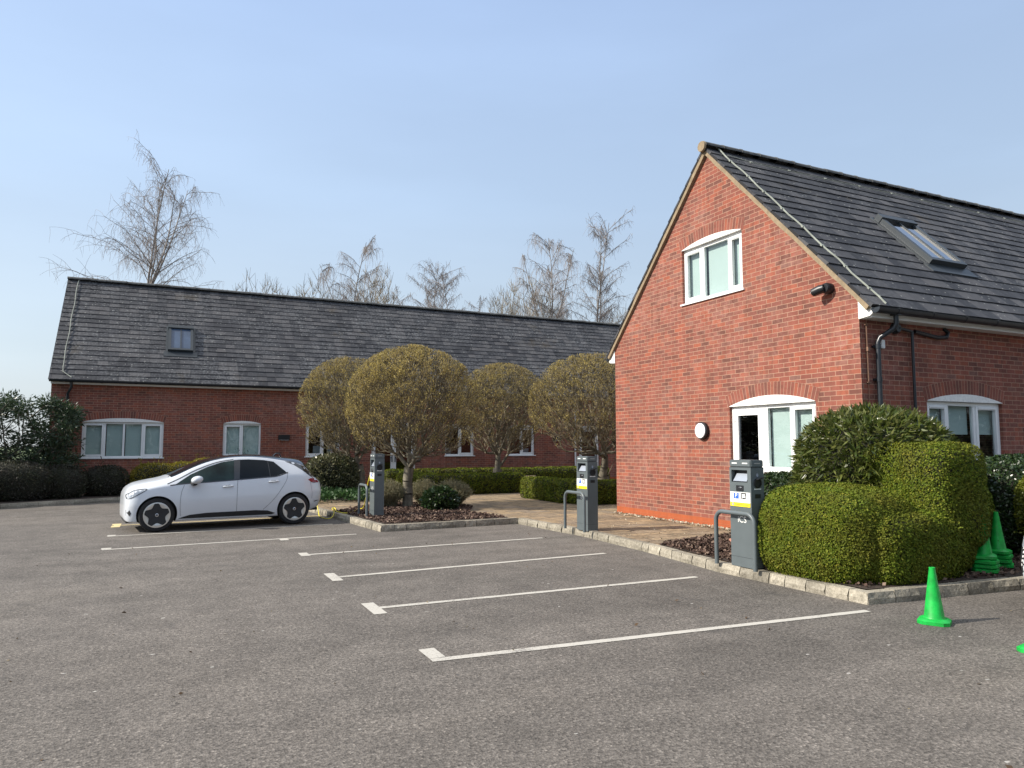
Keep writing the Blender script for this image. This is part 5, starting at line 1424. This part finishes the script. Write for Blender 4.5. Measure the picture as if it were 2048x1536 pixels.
#          x     zbot  wbot  zmax  wmax  zbelt wbelt zrail wrail ztop
CARTAB = [(0.00, .36, .28, .50, .34, .60, .31, .65, .24, .670),
          (0.012, .31, .42, .50, .51, .63, .48, .71, .36, .735),
          (0.05, .26, .56, .51, .65, .67, .61, .775, .46, .805),
          (0.13, .22, .68, .53, .765, .72, .71, .835, .54, .875),
          (0.30, .21, .78, .56, .845, .81, .79, .915, .58, .955),
          (0.60, .21, .82, .58, .885, .875, .835, .985, .62, 1.025),
          (0.92, .21, .83, .60, .895, .925, .840, 1.035, .66, 1.075),
          (1.15, .21, .83, .61, .897, .940, .842, 1.110, .685, 1.150),
          (1.45, .21, .83, .62, .900, .965, .842, 1.265, .655, 1.305),
          (1.80, .21, .83, .63, .902, .985, .840, 1.400, .625, 1.450),
          (2.20, .21, .83, .64, .904, 1.005, .838, 1.475, .605, 1.535),
          (2.60, .21, .83, .65, .904, 1.030, .835, 1.490, .595, 1.560),
          (3.00, .21, .83, .67, .903, 1.060, .832, 1.465, .585, 1.548),
          (3.40, .22, .82, .69, .900, 1.090, .825, 1.400, .570, 1.505),
          (3.70, .25, .80, .71, .885, 1.100, .805, 1.345, .555, 1.470),
          (3.86, .28, .77, .72, .865, 1.085, .785, 1.285, .555, 1.440),
          (3.95, .30, .75, .73, .848, 1.050, .765, 1.200, .560, 1.385),
          (4.02, .32, .73, .73, .828, 1.020, .748, 1.110, .570, 1.235),
          (4.11, .34, .70, .73, .800, .985, .725, 1.030, .570, 1.075),
          (4.19, .38, .64, .72, .750, .935, .680, .975, .540, .995),
          (4.24, .44, .56, .70, .690, .880, .620, .915, .490, .930),
          (4.261, .52, .50, .68, .620, .800, .560, .830, .430, .845)]
_fx = lambda x: x if x >= .42 else .42 - (.42 - x) * .5      # short front overhang
CARTAB = [(_fx(r[0]), *r[1:]) for r in CARTAB]
def car_section(x, n=7):
    zb, wb, zm, wm, zl, wl, zr, wr, zt = lerp_tab(CARTAB, x)
    ctrl = [(wb - .10, zb - .012), (wb, zb), (wb + (wm - wb) * .72, zb + (zm - zb) * .40), (wm, zm), (wl, zl), (wr, zr), (wr * .55, zr + (zt - zr) * .80), (0, zt)]
    out = []
    for i in range(len(ctrl) - 1):
        p0 = np.array(ctrl[max(0, i - 1)]); p1 = np.array(ctrl[i]); p2 = np.array(ctrl[i + 1])
        p3 = np.array(ctrl[i + 2]) if i + 2 < len(ctrl) else np.array((-ctrl[i - 0][0], ctrl[i][1]))
        if i == 4: seg = [p1 + (p2 - p1) * (k / n) + np.array([.018 * math.sin(math.pi * k / n), 0]) for k in range(n)]
        else:
            sharp = 0.5
            seg = []
            for k in range(n):
                t_ = k / n; m1 = (p2 - p0) * sharp * (0.55 if i in (5,) else .8); m2 = (p3 - p1) * sharp * (0.55 if i in (3,) else .8)
                h = (2 * t_ ** 3 - 3 * t_ ** 2 + 1) * p1 + (t_ ** 3 - 2 * t_ ** 2 + t_) * m1 + (-2 * t_ ** 3 + 3 * t_ ** 2) * p2 + (t_ ** 3 - t_ ** 2) * m2
                seg.append(h)
        out += seg
    out.append(np.array(ctrl[-1]))
    return np.array(out)
NSEG = 7
def smooth_x():
    xs = sorted(set([0, .004, .012, .025, .05, .085, .13, .2, .3, 4.261, 4.255, 4.24, 4.215, 4.19, 4.15, 4.11, 4.06, 4.02, 3.985, 3.95, 3.90, 3.86, 3.78] + [round(.3 + i * .085, 3) for i in range(1, 41)]))
    return [_fx(x) for x in xs if x <= 4.261]
CX = smooth_x()
_secs = np.array([car_section(x) for x in CX])
# soften the table's corners along the length
for _ in range(3):
    s2 = _secs.copy(); s2[2:-2] = (_secs[1:-3] * .25 + _secs[2:-2] * .5 + _secs[3:-1] * .25); _secs = s2
def side_y(x, z):
    j = int(np.clip(np.searchsorted(CX, x) - 1, 0, len(CX) - 2)); f = (x - CX[j]) / (CX[j + 1] - CX[j])
    s = _secs[j] * (1 - f) + _secs[j + 1] * f
    hi = NSEG * 6 + 1
    zz = s[1:hi, 1]; yy = s[1:hi, 0]
    o = np.argsort(zz); return float(np.interp(z, zz[o], yy[o]))
def patch(name, poly, mat, parent, off=.004, side=-1, cuts=3):
    bm = bmesh.new(); poly = [(_fx(x), z) for x, z in poly]
    vs = [bm.verts.new((x, 0, z)) for x, z in poly]
    bm.faces.new(vs)
    bmesh.ops.triangulate(bm, faces=bm.faces)
    for _ in range(cuts):
        es = [e for e in bm.edges if e.calc_length() > .07]
        if not es: break
        bmesh.ops.subdivide_edges(bm, edges=es, cuts=1, use_grid_fill=False)
        bmesh.ops.triangulate(bm, faces=[f for f in bm.faces if len(f.verts) > 3])
    for v in bm.verts:
        v.co.y = side * (side_y(v.co.x, v.co.z) + off)
    bmesh.ops.recalc_face_normals(bm, faces=bm.faces)
    for f in bm.faces:
        f.normal_update()
        if f.normal.y * side < 0: f.normal_flip()
    me = bpy.data.meshes.new(name); bm.to_mesh(me); bm.free(); me.shade_smooth()
    return link(me, name, mat, parent)
def ribbon(name, line, w, mat, parent, off=.003, side=-1):
    P = smooth_path([(_fx(x), 0, z) for x, z in line], 6); mb = MB(); prev = None
    for i, p in enumerate(P):
        t_ = (P[min(i + 1, len(P) - 1)] - P[max(i - 1, 0)]).normalized(); nn = Vector((-t_.z, 0, t_.x)) * w / 2
        a, b = p + nn, p - nn
        a = Vector((a.x, side * (side_y(a.x, a.z) + off), a.z)); b = Vector((b.x, side * (side_y(b.x, b.z) + off), b.z))
        if prev: mb.face([prev[0], a, b, prev[1]] if side > 0 else [prev[1], b, a, prev[0]])
        prev = (a, b)
    return mb.build(name, mat, parent)
AX = (.80, 3.585); WR = .343; TRK = .765
def make_car(label, second=False):
    t = empty('parked_car', (0, 0, 0), label, 'car')
    verts = []; ns = _secs.shape[1]
    for j, x in enumerate(CX):
        for k in range(ns): verts.append((x, -_secs[j][k][0], _secs[j][k][1]))
        for k in range(ns - 2, -1, -1): verts.append((x, _secs[j][k][0], _secs[j][k][1]))
    m = 2 * ns - 1; bm = bmesh.new(); V = [bm.verts.new(v) for v in verts]
    for j in range(len(CX) - 1):
        for k in range(m - 1):
            f = bm.faces.new((V[j * m + k], V[j * m + k + 1], V[(j + 1) * m + k + 1], V[(j + 1) * m + k]))
            kk = min(k, m - 2 - k); xm = (CX[j] + CX[j + 1]) / 2
            if kk >= NSEG * 5 + 1 and xm > 1.03: f.material_index = 1 if (1.86 < xm < 3.93) else (2 if xm < 4.13 else 0)
            f.smooth = True
        bm.faces.new((V[j * m], V[(j + 1) * m], V[(j + 1) * m + m - 1], V[j * m + m - 1]))
    bm.faces.new([V[k] for k in range(m)]); bm.faces.new([V[(len(CX) - 1) * m + k] for k in range(m)][::-1])
    bmesh.ops.recalc_face_normals(bm, faces=bm.faces)
    me = bpy.data.meshes.new('body'); bm.to_mesh(me); bm.free()
    body = link(me, 'body', [M['paint'], M['carblack'], M['carglass'], M['trim']], t)
    # wheel openings cut out of the shell
    cb_ = MB()
    for x in AX:
        for s in (-1, 1):
            cb_.lathe([(0, 0), (.385, 0), (.372, .30), (0, .30)], Matrix.Translation((x, s * 1.0, WR + .005)) @ Matrix.Rotation(s * math.pi / 2, 4, 'X'), 48, mi=0)
    cut = cb_.build('cutter', M['trim'], None)
    bmx = bmesh.new(); bmx.from_mesh(cut.data); bmesh.ops.remove_doubles(bmx, verts=bmx.verts, dist=1e-5); bmesh.ops.recalc_face_normals(bmx, faces=bmx.faces); bmx.to_mesh(cut.data); bmx.free()
    md = body.modifiers.new('arch', 'BOOLEAN'); md.object = cut; md.operation = 'DIFFERENCE'; md.solver = 'EXACT'
    try: md.material_mode = 'TRANSFER'
    except Exception: pass
    bpy.context.view_layer.update()
    new = bpy.data.meshes.new_from_object(body.evaluated_get(bpy.context.evaluated_depsgraph_get()))
    body.modifiers.clear(); body.data = new; new.name = 'body'
    new.shade_smooth(); new.set_sharp_from_angle(angle=R(38))
    bpy.data.objects.remove(cut, do_unlink=True)
    for s in (-1, 1):
        # front door glass with its quarter light, rear door glass
        patch('front_window', [(1.13, .952), (1.62, .985), (2.30, 1.025), (2.345, 1.44), (2.05, 1.395), (1.75, 1.295), (1.42, 1.145)], M['carglass2'], t, .004, s)
        patch('rear_window', [(2.36, 1.03), (2.95, 1.065), (3.18, 1.085), (3.42, 1.155), (3.16, 1.395), (2.95, 1.432), (2.62, 1.452), (2.405, 1.448)], M['carglass'], t, .004, s)
        patch('window_pillar', [(2.285, 1.026), (2.40, 1.034), (2.44, 1.45), (2.31, 1.44)], M['carblack'], t, .0055, s, 2)
        ribbon('window_trim', [(3.05, 1.075), (3.03, 1.41)], .012, M['carblack'], t, .006, s)
        ribbon('window_trim', [(1.50, .985), (1.56, 1.19)], .022, M['trim'], t, .006, s)
        ribbon('window_trim', [(1.03, .935), (1.30, .962), (1.75, .985), (2.35, 1.02), (2.95, 1.058), (3.20, 1.078), (3.45, 1.155)], .022, M['carblack'], t, .0055, s)
        ribbon('window_trim', [(.98, .965), (1.22, 1.075), (1.55, 1.245), (1.95, 1.392), (2.3, 1.452)], .016, M['carblack'], t, .0055, s)
        patch('tailgate_side', [(3.42, 1.40), (3.62, 1.385), (3.86, 1.285), (4.01, 1.12), (4.10, 1.03), (4.05, 1.00), (3.95, 1.065), (3.80, 1.19), (3.62, 1.315)], M['carblack'], t, .004, s)
        patch('sill_trim', [(1.20, .245), (3.10, .245), (3.17, .27), (3.0, .335), (2.75, .352), (1.75, .345), (1.42, .318), (1.27, .275)], M['trim'], t, .004, s)
        ribbon('door_gap', [(1.24, .30), (1.225, .55), (1.245, .78), (1.30, .935)], .007, M['seam'], t, .003, s)
        ribbon('door_gap', [(2.345, .35), (2.345, .65), (2.355, .9), (2.365, 1.02)], .007, M['seam'], t, .003, s)
        ribbon('door_gap', [(2.90, .36), (3.08, .53), (3.24, .73), (3.40, .98), (3.43, 1.14)], .007, M['seam'], t, .003, s)
        ribbon('bumper_gap', [(3.98, .56), (3.99, .68), (3.95, .93)], .005, M['seam'], t, .003, s)
        for hx, hz in ((2.16, .885), (3.12, .965)):
            y = s * side_y(hx, hz)
            mb = MB(); mb.tube([(hx - .11, y + s * .002, hz - .006), (hx - .09, y + s * .026, hz - .003), (hx, y + s * .032, hz), (hx + .09, y + s * .026, hz + .006), (hx + .11, y + s * .002, hz + .008)], [.012, .015, .016, .015, .012], 8)
            mb.build('door_handle', M['paint'], t, smooth=60)
            patch('handle_shade', [(hx - .06, hz - .018), (hx + .06, hz - .010), (hx + .055, hz + .030), (hx - .055, hz + .024)], M['seam'], t, .002, s, 1)  # flat patch behind the handle, the hollow's shade put into its colour
        # mirror
        mb = MB(); y0 = s * .845
        mb.tube([(1.46, y0 - s * .02, .965), (1.47, y0 + s * .08, .955), (1.49, y0 + s * .15, .975)], [.045, .040, .05], 8); mb.build('mirror_stalk', M['trim'], t, smooth=60)
        mb = MB(); mb.lathe([(0, -.125), (.06, -.115), (.088, -.06), (.092, .02), (.075, .085), (.035, .115), (0, .12)], Matrix.Translation((1.52, y0 + s * .16, 1.045)) @ Matrix.Rotation(R(-14) , 4, 'Y') @ Matrix.Rotation(math.pi / 2, 4, 'X') @ Matrix.Diagonal((1.30, .86, 1.10, 1)), 18)
        mb.build('wing_mirror', M['paint'], t, smooth=True)
        # lamps
        hl_ = patch('headlight', [(.085, .680), (.20, .692), (.40, .745), (.60, .862), (.56, .878), (.38, .850), (.20, .800), (.075, .750)], M['lampglass'], t, .006, s)
        ribbon('lamp_rim', [(.085, .680), (.20, .690), (.40, .743), (.605, .868), (.40, .858), (.20, .806), (.075, .752), (.085, .680)], .011, M['trim'], hl_, .0075, s)
        patch('lamp_core', [(.15, .705), (.28, .725), (.32, .785), (.20, .775)], M['silver'], hl_, .0078, s, 1)
        tl = patch('tail_light', [(3.90, .985), (3.97, 1.015), (4.10, 1.005), (4.185, .965), (4.175, .915), (4.03, .905), (3.965, .93)], M['red'], t, .006, s)
        patch('lamp_strip', [(3.99, .915), (4.10, .914), (4.10, .923), (3.99, .924)], M['lampglass'], tl, .0078, s, 1)
        patch('bumper_vent', [(.07, .345), (.20, .335), (.25, .39), (.19, .455), (.07, .46)], M['trim'], t, .004, s, 2) if not second else None
        if second:
            for gx, gz in ((.150, .69), (.140, .645), (.138, .60), (.142, .555), (.150, .51)):
                patch('running_light', [(gx - .012, gz - .012), (gx + .014, gz - .012), (gx + .014, gz + .012), (gx - .012, gz + .012)], M['signw'], t, .010, s, 0)
            patch('corner_intake', [(.10, .45), (.24, .41), (.32, .55), (.27, .71), (.15, .745), (.09, .60)], M['trim'], t, .0055, s, 2)
        patch('rear_reflector', [(4.05, .48), (4.16, .50), (4.14, .515), (4.04, .495)], M['trim'], t, .004, s, 1)
    mb = MB(); mb.box(4.0, 4.20, -.55, .55, .27, .33); mb.box(.26, .4, -.60, .60, .185, .22); mb.build('underbody', M['trim'], t)
    mb = MB(); mb.tube([(3.30, 0, 1.50), (3.36, 0, 1.565), (3.44, 0, 1.575), (3.48, 0, 1.50)], [.02, .016, .010, .02], 8); mb.build('roof_aerial', M['carblack'], t, smooth=60)
    mb = MB(); mb.tube([(1.02, -.52, 1.085), (1.14, -.10, 1.15)], .012, 6); mb.tube([(1.02, .10, 1.09), (1.14, .52, 1.13)], .012, 6)
    mb.build('wiper', M['trim'], t)
    if True:
        mb = MB(); mb.box(4.2, 4.245, -.26, .26, .60, .71); mb.build('number_plate', M['signy'], t)
    # wheels: tyre > rim, five-pointed cover, cap
    for x in AX:
        for s in (-1, 1):
            Mw = Matrix.Translation((x, s * TRK, WR)) @ Matrix.Rotation(s * -math.pi / 2, 4, 'X') @ Matrix.Scale(1, 4)
            Mw = Matrix.Translation((x, s * (TRK + .0), WR)) @ (Matrix.Rotation(-s * math.pi / 2, 4, 'X'))
            mb = MB(); mb.lathe([(.20, -.10), (.305, -.105), (.335, -.085), (WR, -.05), (WR, .05), (.337, .085), (.318, .104), (.268, .112), (.255, .100), (.20, .08)], Mw, 48)
            w = mb.build('wheel', M['tyre'], t, smooth=35)
            mb = MB(); mb.lathe([(.256, .095), (.256, .110), (.246, .114), (.19, .108), (.13, .085), (0, .085)], Mw, 48); mb.build('rim', M['alloy'], w, smooth=40)
            mb = MB(); star = []
            for q in range(5):
                a = 2 * math.pi * q / 5 + (math.pi / 2 if s < 0 else -math.pi / 2) + .05
                star += [(.230, a - .20), (.243, a), (.230, a + .20), (.172, a + .46), (.160, a + math.pi / 5), (.172, a + 2 * math.pi / 5 - .46)]
            pts = [Mw @ Vector((r_ * math.cos(a), r_ * math.sin(a), .113)) for r_, a in star]; ctr = Mw @ Vector((0, 0, .103)); low = [Mw @ Vector((r_ * math.cos(a), r_ * math.sin(a), .100)) for r_, a in star]
            for q in range(len(pts)):
                a, b = pts[q], pts[(q + 1) % len(pts)]
                mb.face([ctr, a, b]); mb.face([a, low[q], low[(q + 1) % len(pts)], b])
            mb.build('rim_cover', M['trim'], w)
            mb = MB()
            for q in range(5):
                a = 2 * math.pi * q / 5 + (math.pi / 2 if s < 0 else -math.pi / 2) + .05
                pass
            mb = MB(); mb.lathe([(0, .104), (.033, .104), (.033, .117), (.024, .120), (.023, .116), (0, .116)], Mw, 24); mb.build('hub_cap', M['silver'], w, smooth=40)
            mb = MB(); mb.lathe([(.0215, .1165), (.0, .1168)], Mw, 20); mb.build('hub_badge', M['seam'], w)
    return t
car = make_car('white hatchback with black roof and star shaped wheels parked across the bay beside the island')
CS = .935
CS = .915
car.scale = (CS, CS, CS); car.rotation_euler = (0, 0, R(6.5))
car.location = (-.88, 15.90, .004)
car2 = make_car('white car with vertical dotted lights, only its front corner showing at the right edge', True)
car2.scale = (CS, CS, CS); car2.rotation_euler = (0, 0, R(-2)); car2.location = (7.22, 3.58, .004)

# ------------------------------------------------------------------ bare trees beyond the roof
def birch(h, spread, seed, lean=0.0, nb=34, weep=1.0, leaders=2, tipk=.75):
    """returns two vertex arrays: trunk and limbs, hanging twigs; local to the foot of the tree"""
    rng = np.random.default_rng(seed); T = []; Q = []
    def path(pts, r0, r1, n, dst):
        pts = np.array(pts); rr = np.linspace(r0, r1, len(pts)); dst.append(edge_tubes(pts[:-1], pts[1:], rr[:-1], rr[1:], n))
    def wiggle(p0, d, L, n, curve, amp):
        P = [np.array(p0)]; d = np.array(d, float)
        for i in range(n):
            d = d + np.array(curve) / n + rng.normal(0, amp, 3); d /= np.linalg.norm(d); P.append(P[-1] + d * L / n)
        return P
    main = wiggle((0, 0, 0), (lean, 0, 1), h, 16, (-lean * .6, 0, .1), .035)
    path(main, h * .0068, h * .0010, 6, T)
    stems = [(main, h)]
    for k in range(leaders):
        f = rng.uniform(.45, .62); i0 = int(f * 16); a = rng.uniform(0, 6.28)
        st_ = wiggle(main[i0], (.45 * math.cos(a), .3 * math.sin(a), 1), h * (1 - f) * rng.uniform(.75, 1.0), 10, (0, 0, .5), .05)
        path(st_, h * .0036, h * .0009, 5, T); stems.append((st_, h * .5))
    def droop(p, L):
        n = 5; P = wiggle(p, (rng.normal(0, .35), rng.normal(0, .35), -.5), L, n, (0, 0, -1.2 * weep), .11)
        path(P, .0050, .0032, 3, Q)
    def limb(p0, d, L, r0):
        n = 9; P = wiggle(p0, d, L, n, (0, 0, -.75 * weep), .07); path(P, r0, .008, 4, T)
        for i in range(2, n + 1):
            for _ in range(2 if rng.random() < .5 else 1):
                dd = np.array(P[i]) - np.array(P[i - 1]); dd /= np.linalg.norm(dd); sd = dd + rng.normal(0, .55, 3) + np.array([0, 0, .15]); sd /= np.linalg.norm(sd)
                S = wiggle(P[i], sd, L * rng.uniform(.12, .32), 5, (0, 0, -.9 * weep), .12); path(S, .0070, .004, 3, Q)
                for j in range(1, 6):
                    if rng.random() < .42: droop(S[j], rng.uniform(.25, .95) * h * .055 * (0.3 + weep))
    for st_, hh in stems:
        cnt = nb if hh == h else nb // 3
        for i in range(cnt):
            f = rng.uniform(.46 if hh == h else .1, .97); k = f * (len(st_) - 1); i0 = int(k); p0 = st_[i0] * (1 - (k - i0)) + st_[min(i0 + 1, len(st_) - 1)] * (k - i0)
            a = rng.uniform(0, 6.28); L = spread * (1.05 - f * tipk) * rng.uniform(.65, 1.1) * (1 if hh == h else .6)
            limb(p0, (math.cos(a) * .8, math.sin(a) * .8, rng.uniform(.7, 1.25)), max(.5, L), max(.012, .026 * (1.1 - f) * h / 14))
    return np.concatenate(T), np.concatenate(Q)
def bush_tree(h, rad, seed):
    rng = np.random.default_rng(seed); v = unit(rng.normal(0, 1, (750, 3))); rr = rng.random(750) ** .45
    tg = np.array([0, 0, h * .62]) + v * rr[:, None] * np.array([rad, rad, h * .40]) * (1 + .12 * wob(v * 3, 2.2, seed))[:, None]
    A, par = grow([np.zeros(3), np.array([0, 0, h * .12])], None, tg, np.array([0, 0, 0.0]), rng); r = np.minimum(pipe_radii(par, .010, 2.4), .13)
    e = np.arange(len(par))[par >= 0]; ra = np.minimum(r[par[e]], r[e] * 1.4); thick = r[e] > .018
    T = edge_tubes(A[par[e]][thick], A[e][thick], ra[thick], r[e][thick], 5)
    s = np.repeat(A[2:], 4, 0); d = unit(unit(s) + rng.normal(0, .5, s.shape) + np.array([0, 0, .35])); ln = rng.uniform(.2, .65, (len(s), 1))
    Q = np.concatenate([edge_tubes(A[par[e]][~thick], A[e][~thick], ra[~thick], r[e][~thick], 3), edge_tubes(s, s + d * ln, np.full(len(s), .0075), np.full(len(s), .004), 3)])
    return T, Q
M['wood'] = leaf_mat("far_wood_twigs", [(0.05, 0.045, 0.035), (0.09, 0.08, 0.06), (0.03, 0.045, 0.02)], 0.2, 0.9)
rng = np.random.default_rng(151); n = 26000
x = rng.uniform(-60, 70, n); yb = -24 - 3 * rng.random(n); top = 6.5 + 2.5 * np.sin(x * .35) + 1.5 * np.sin(x * .9 + 1); zz = rng.random(n) ** .8 * top
tag(np_mesh('far_wood', leaf_quads(np.stack([x, yb, zz], 1), np.tile([[0, 0, 1.]], (n, 1)), .9, .22, rng, .8), 4, M['wood']), 'belt of trees across the car park that the window panes mirror', 'wood', kind='stuff')
PROT = {}
_v = []
for (x, y, s, sd) in ((-23, 33, 1.5, 161), (-29, 43, 1.7, 162), (-20, 47, 1.3, 163), (38, -14, 1.5, 164), (52, -17, 1.6, 165), (22, -12, 1.4, 166), (-6, -14, 1.4, 167)):
    T, Q = bush_tree(7.8, 2.6, sd)
    _v += [T * s + np.array([x, y, 0.]), Q * s + np.array([x, y, 0.])]
tag(np_mesh('far_trees', np.concatenate(_v), 4, M['wood']), 'bare trees round the car park whose branches show in the window panes', 'trees', kind='stuff')
def far_tree(kind, loc, label, s=1.0, rz=0.0, sz=None):
    if kind not in PROT:
        k, args = {'birch_a': (birch, (15.6, 5.4, 131, -.02, 40, .80, 3, .68)), 'birch_b': (birch, (11.5, 2.2, 135, .02, 40, 1.0, 2, .50)), 'birch_c': (birch, (11.0, 2.0, 137, .0, 42, .45, 2, .45)), 'bush_a': (bush_tree, (7.6, 1.8, 111)), 'bush_b': (bush_tree, (8.2, 1.3, 113))}[kind]
        T, Q = k(*args); nm = 'birch_tree' if kind.startswith('birch') else 'bare_tree'
        t = empty(nm, loc, label, 'tree', 'bare trees beyond the long roof')
        np_mesh('trunk', T, 4, M['birch'] if nm == 'birch_tree' else M['bush_twig'], t); np_mesh('crown', Q, 4, M['birch_twig'] if nm == 'birch_tree' else M['bush_twig'], t)
        PROT[kind] = t
    else:
        t = copy_tree(PROT[kind]); t['label'] = label
    t.location = loc; t.rotation_euler = (0, 0, rz); t.scale = (s, s, sz or s)
    return t
from math import tan
YAW = R(25.623); PIT = R(4.821)
def spot(px, top, depth):
    """ground position and height of something whose top shows at (px, top) in the photograph, standing depth metres away"""
    u = (px - 1024) / 1448.5; v = -(top - 768) / 1448.5
    f_ = math.cos(PIT) - v * math.sin(PIT); z = math.sin(PIT) + v * math.cos(PIT); k = depth / f_
    return (u * k * math.cos(YAW) + depth * math.sin(YAW), -u * k * math.sin(YAW) + depth * math.cos(YAW), 0.0), 1.62 + z * k
for kind, px, top, dep, h0, lb, rz in (
        ('birch_a', 330, 298, 37, 15.6, 'tallest bare birch with drooping twigs, beyond the left end of the long roof', .4),
        ('birch_b', 708, 480, 42, 11.5, 'slender bare birch above the roof, left of the two round tree tops', .0),
        ('birch_b', 1112, 466, 44, 11.5, 'drooping bare birch above the roof, just left of the pointed one', 2.1),
        ('birch_c', 1182, 455, 46, 11.0, 'upright pointed bare birch above the roof, nearest the gabled building', .7),
        ('birch_c', 843, 524, 46, 11.0, 'twiggy bare birch above the middle of the roof, tallest of its small clump', 2.6),
        ('birch_c', 882, 560, 49, 11.0, 'low bare birch between two taller ones above the middle of the roof', 4.2),
        ('birch_c', 928, 550, 45, 11.0, 'bare birch at the right of the small clump above the middle of the roof', 5.1),
        ('bush_a', 520, 560, 44, 7.6, 'rounded bare tree top over the roof, between the tallest birch and the slender one', .3),
        ('bush_a', 640, 566, 46, 7.6, 'low bare tree top over the roof, just left of the slender birch', 2.0),
        ('bush_b', 745, 546, 43, 8.2, 'small bare tree close to the right side of the slender birch', 1.0),
        ('bush_a', 1062, 558, 45, 7.6, 'dense rounded bare tree under the drooping birch near the right of the roof', 3.6),
        ('bush_b', 1008, 592, 46, 8.2, 'low bare tree top left of the dense rounded one near the right of the roof', 2.2),
        ('bush_b', 1240, 624, 50, 8.2, 'tip of a bare tree over the roof end beside the gabled building', 4.0)):
    loc, top_z = spot(px, top, dep)
    s = top_z / (h0 * (1.0 if kind.startswith('birch') else 1.02))
    far_tree(kind, loc, lb, s, rz)
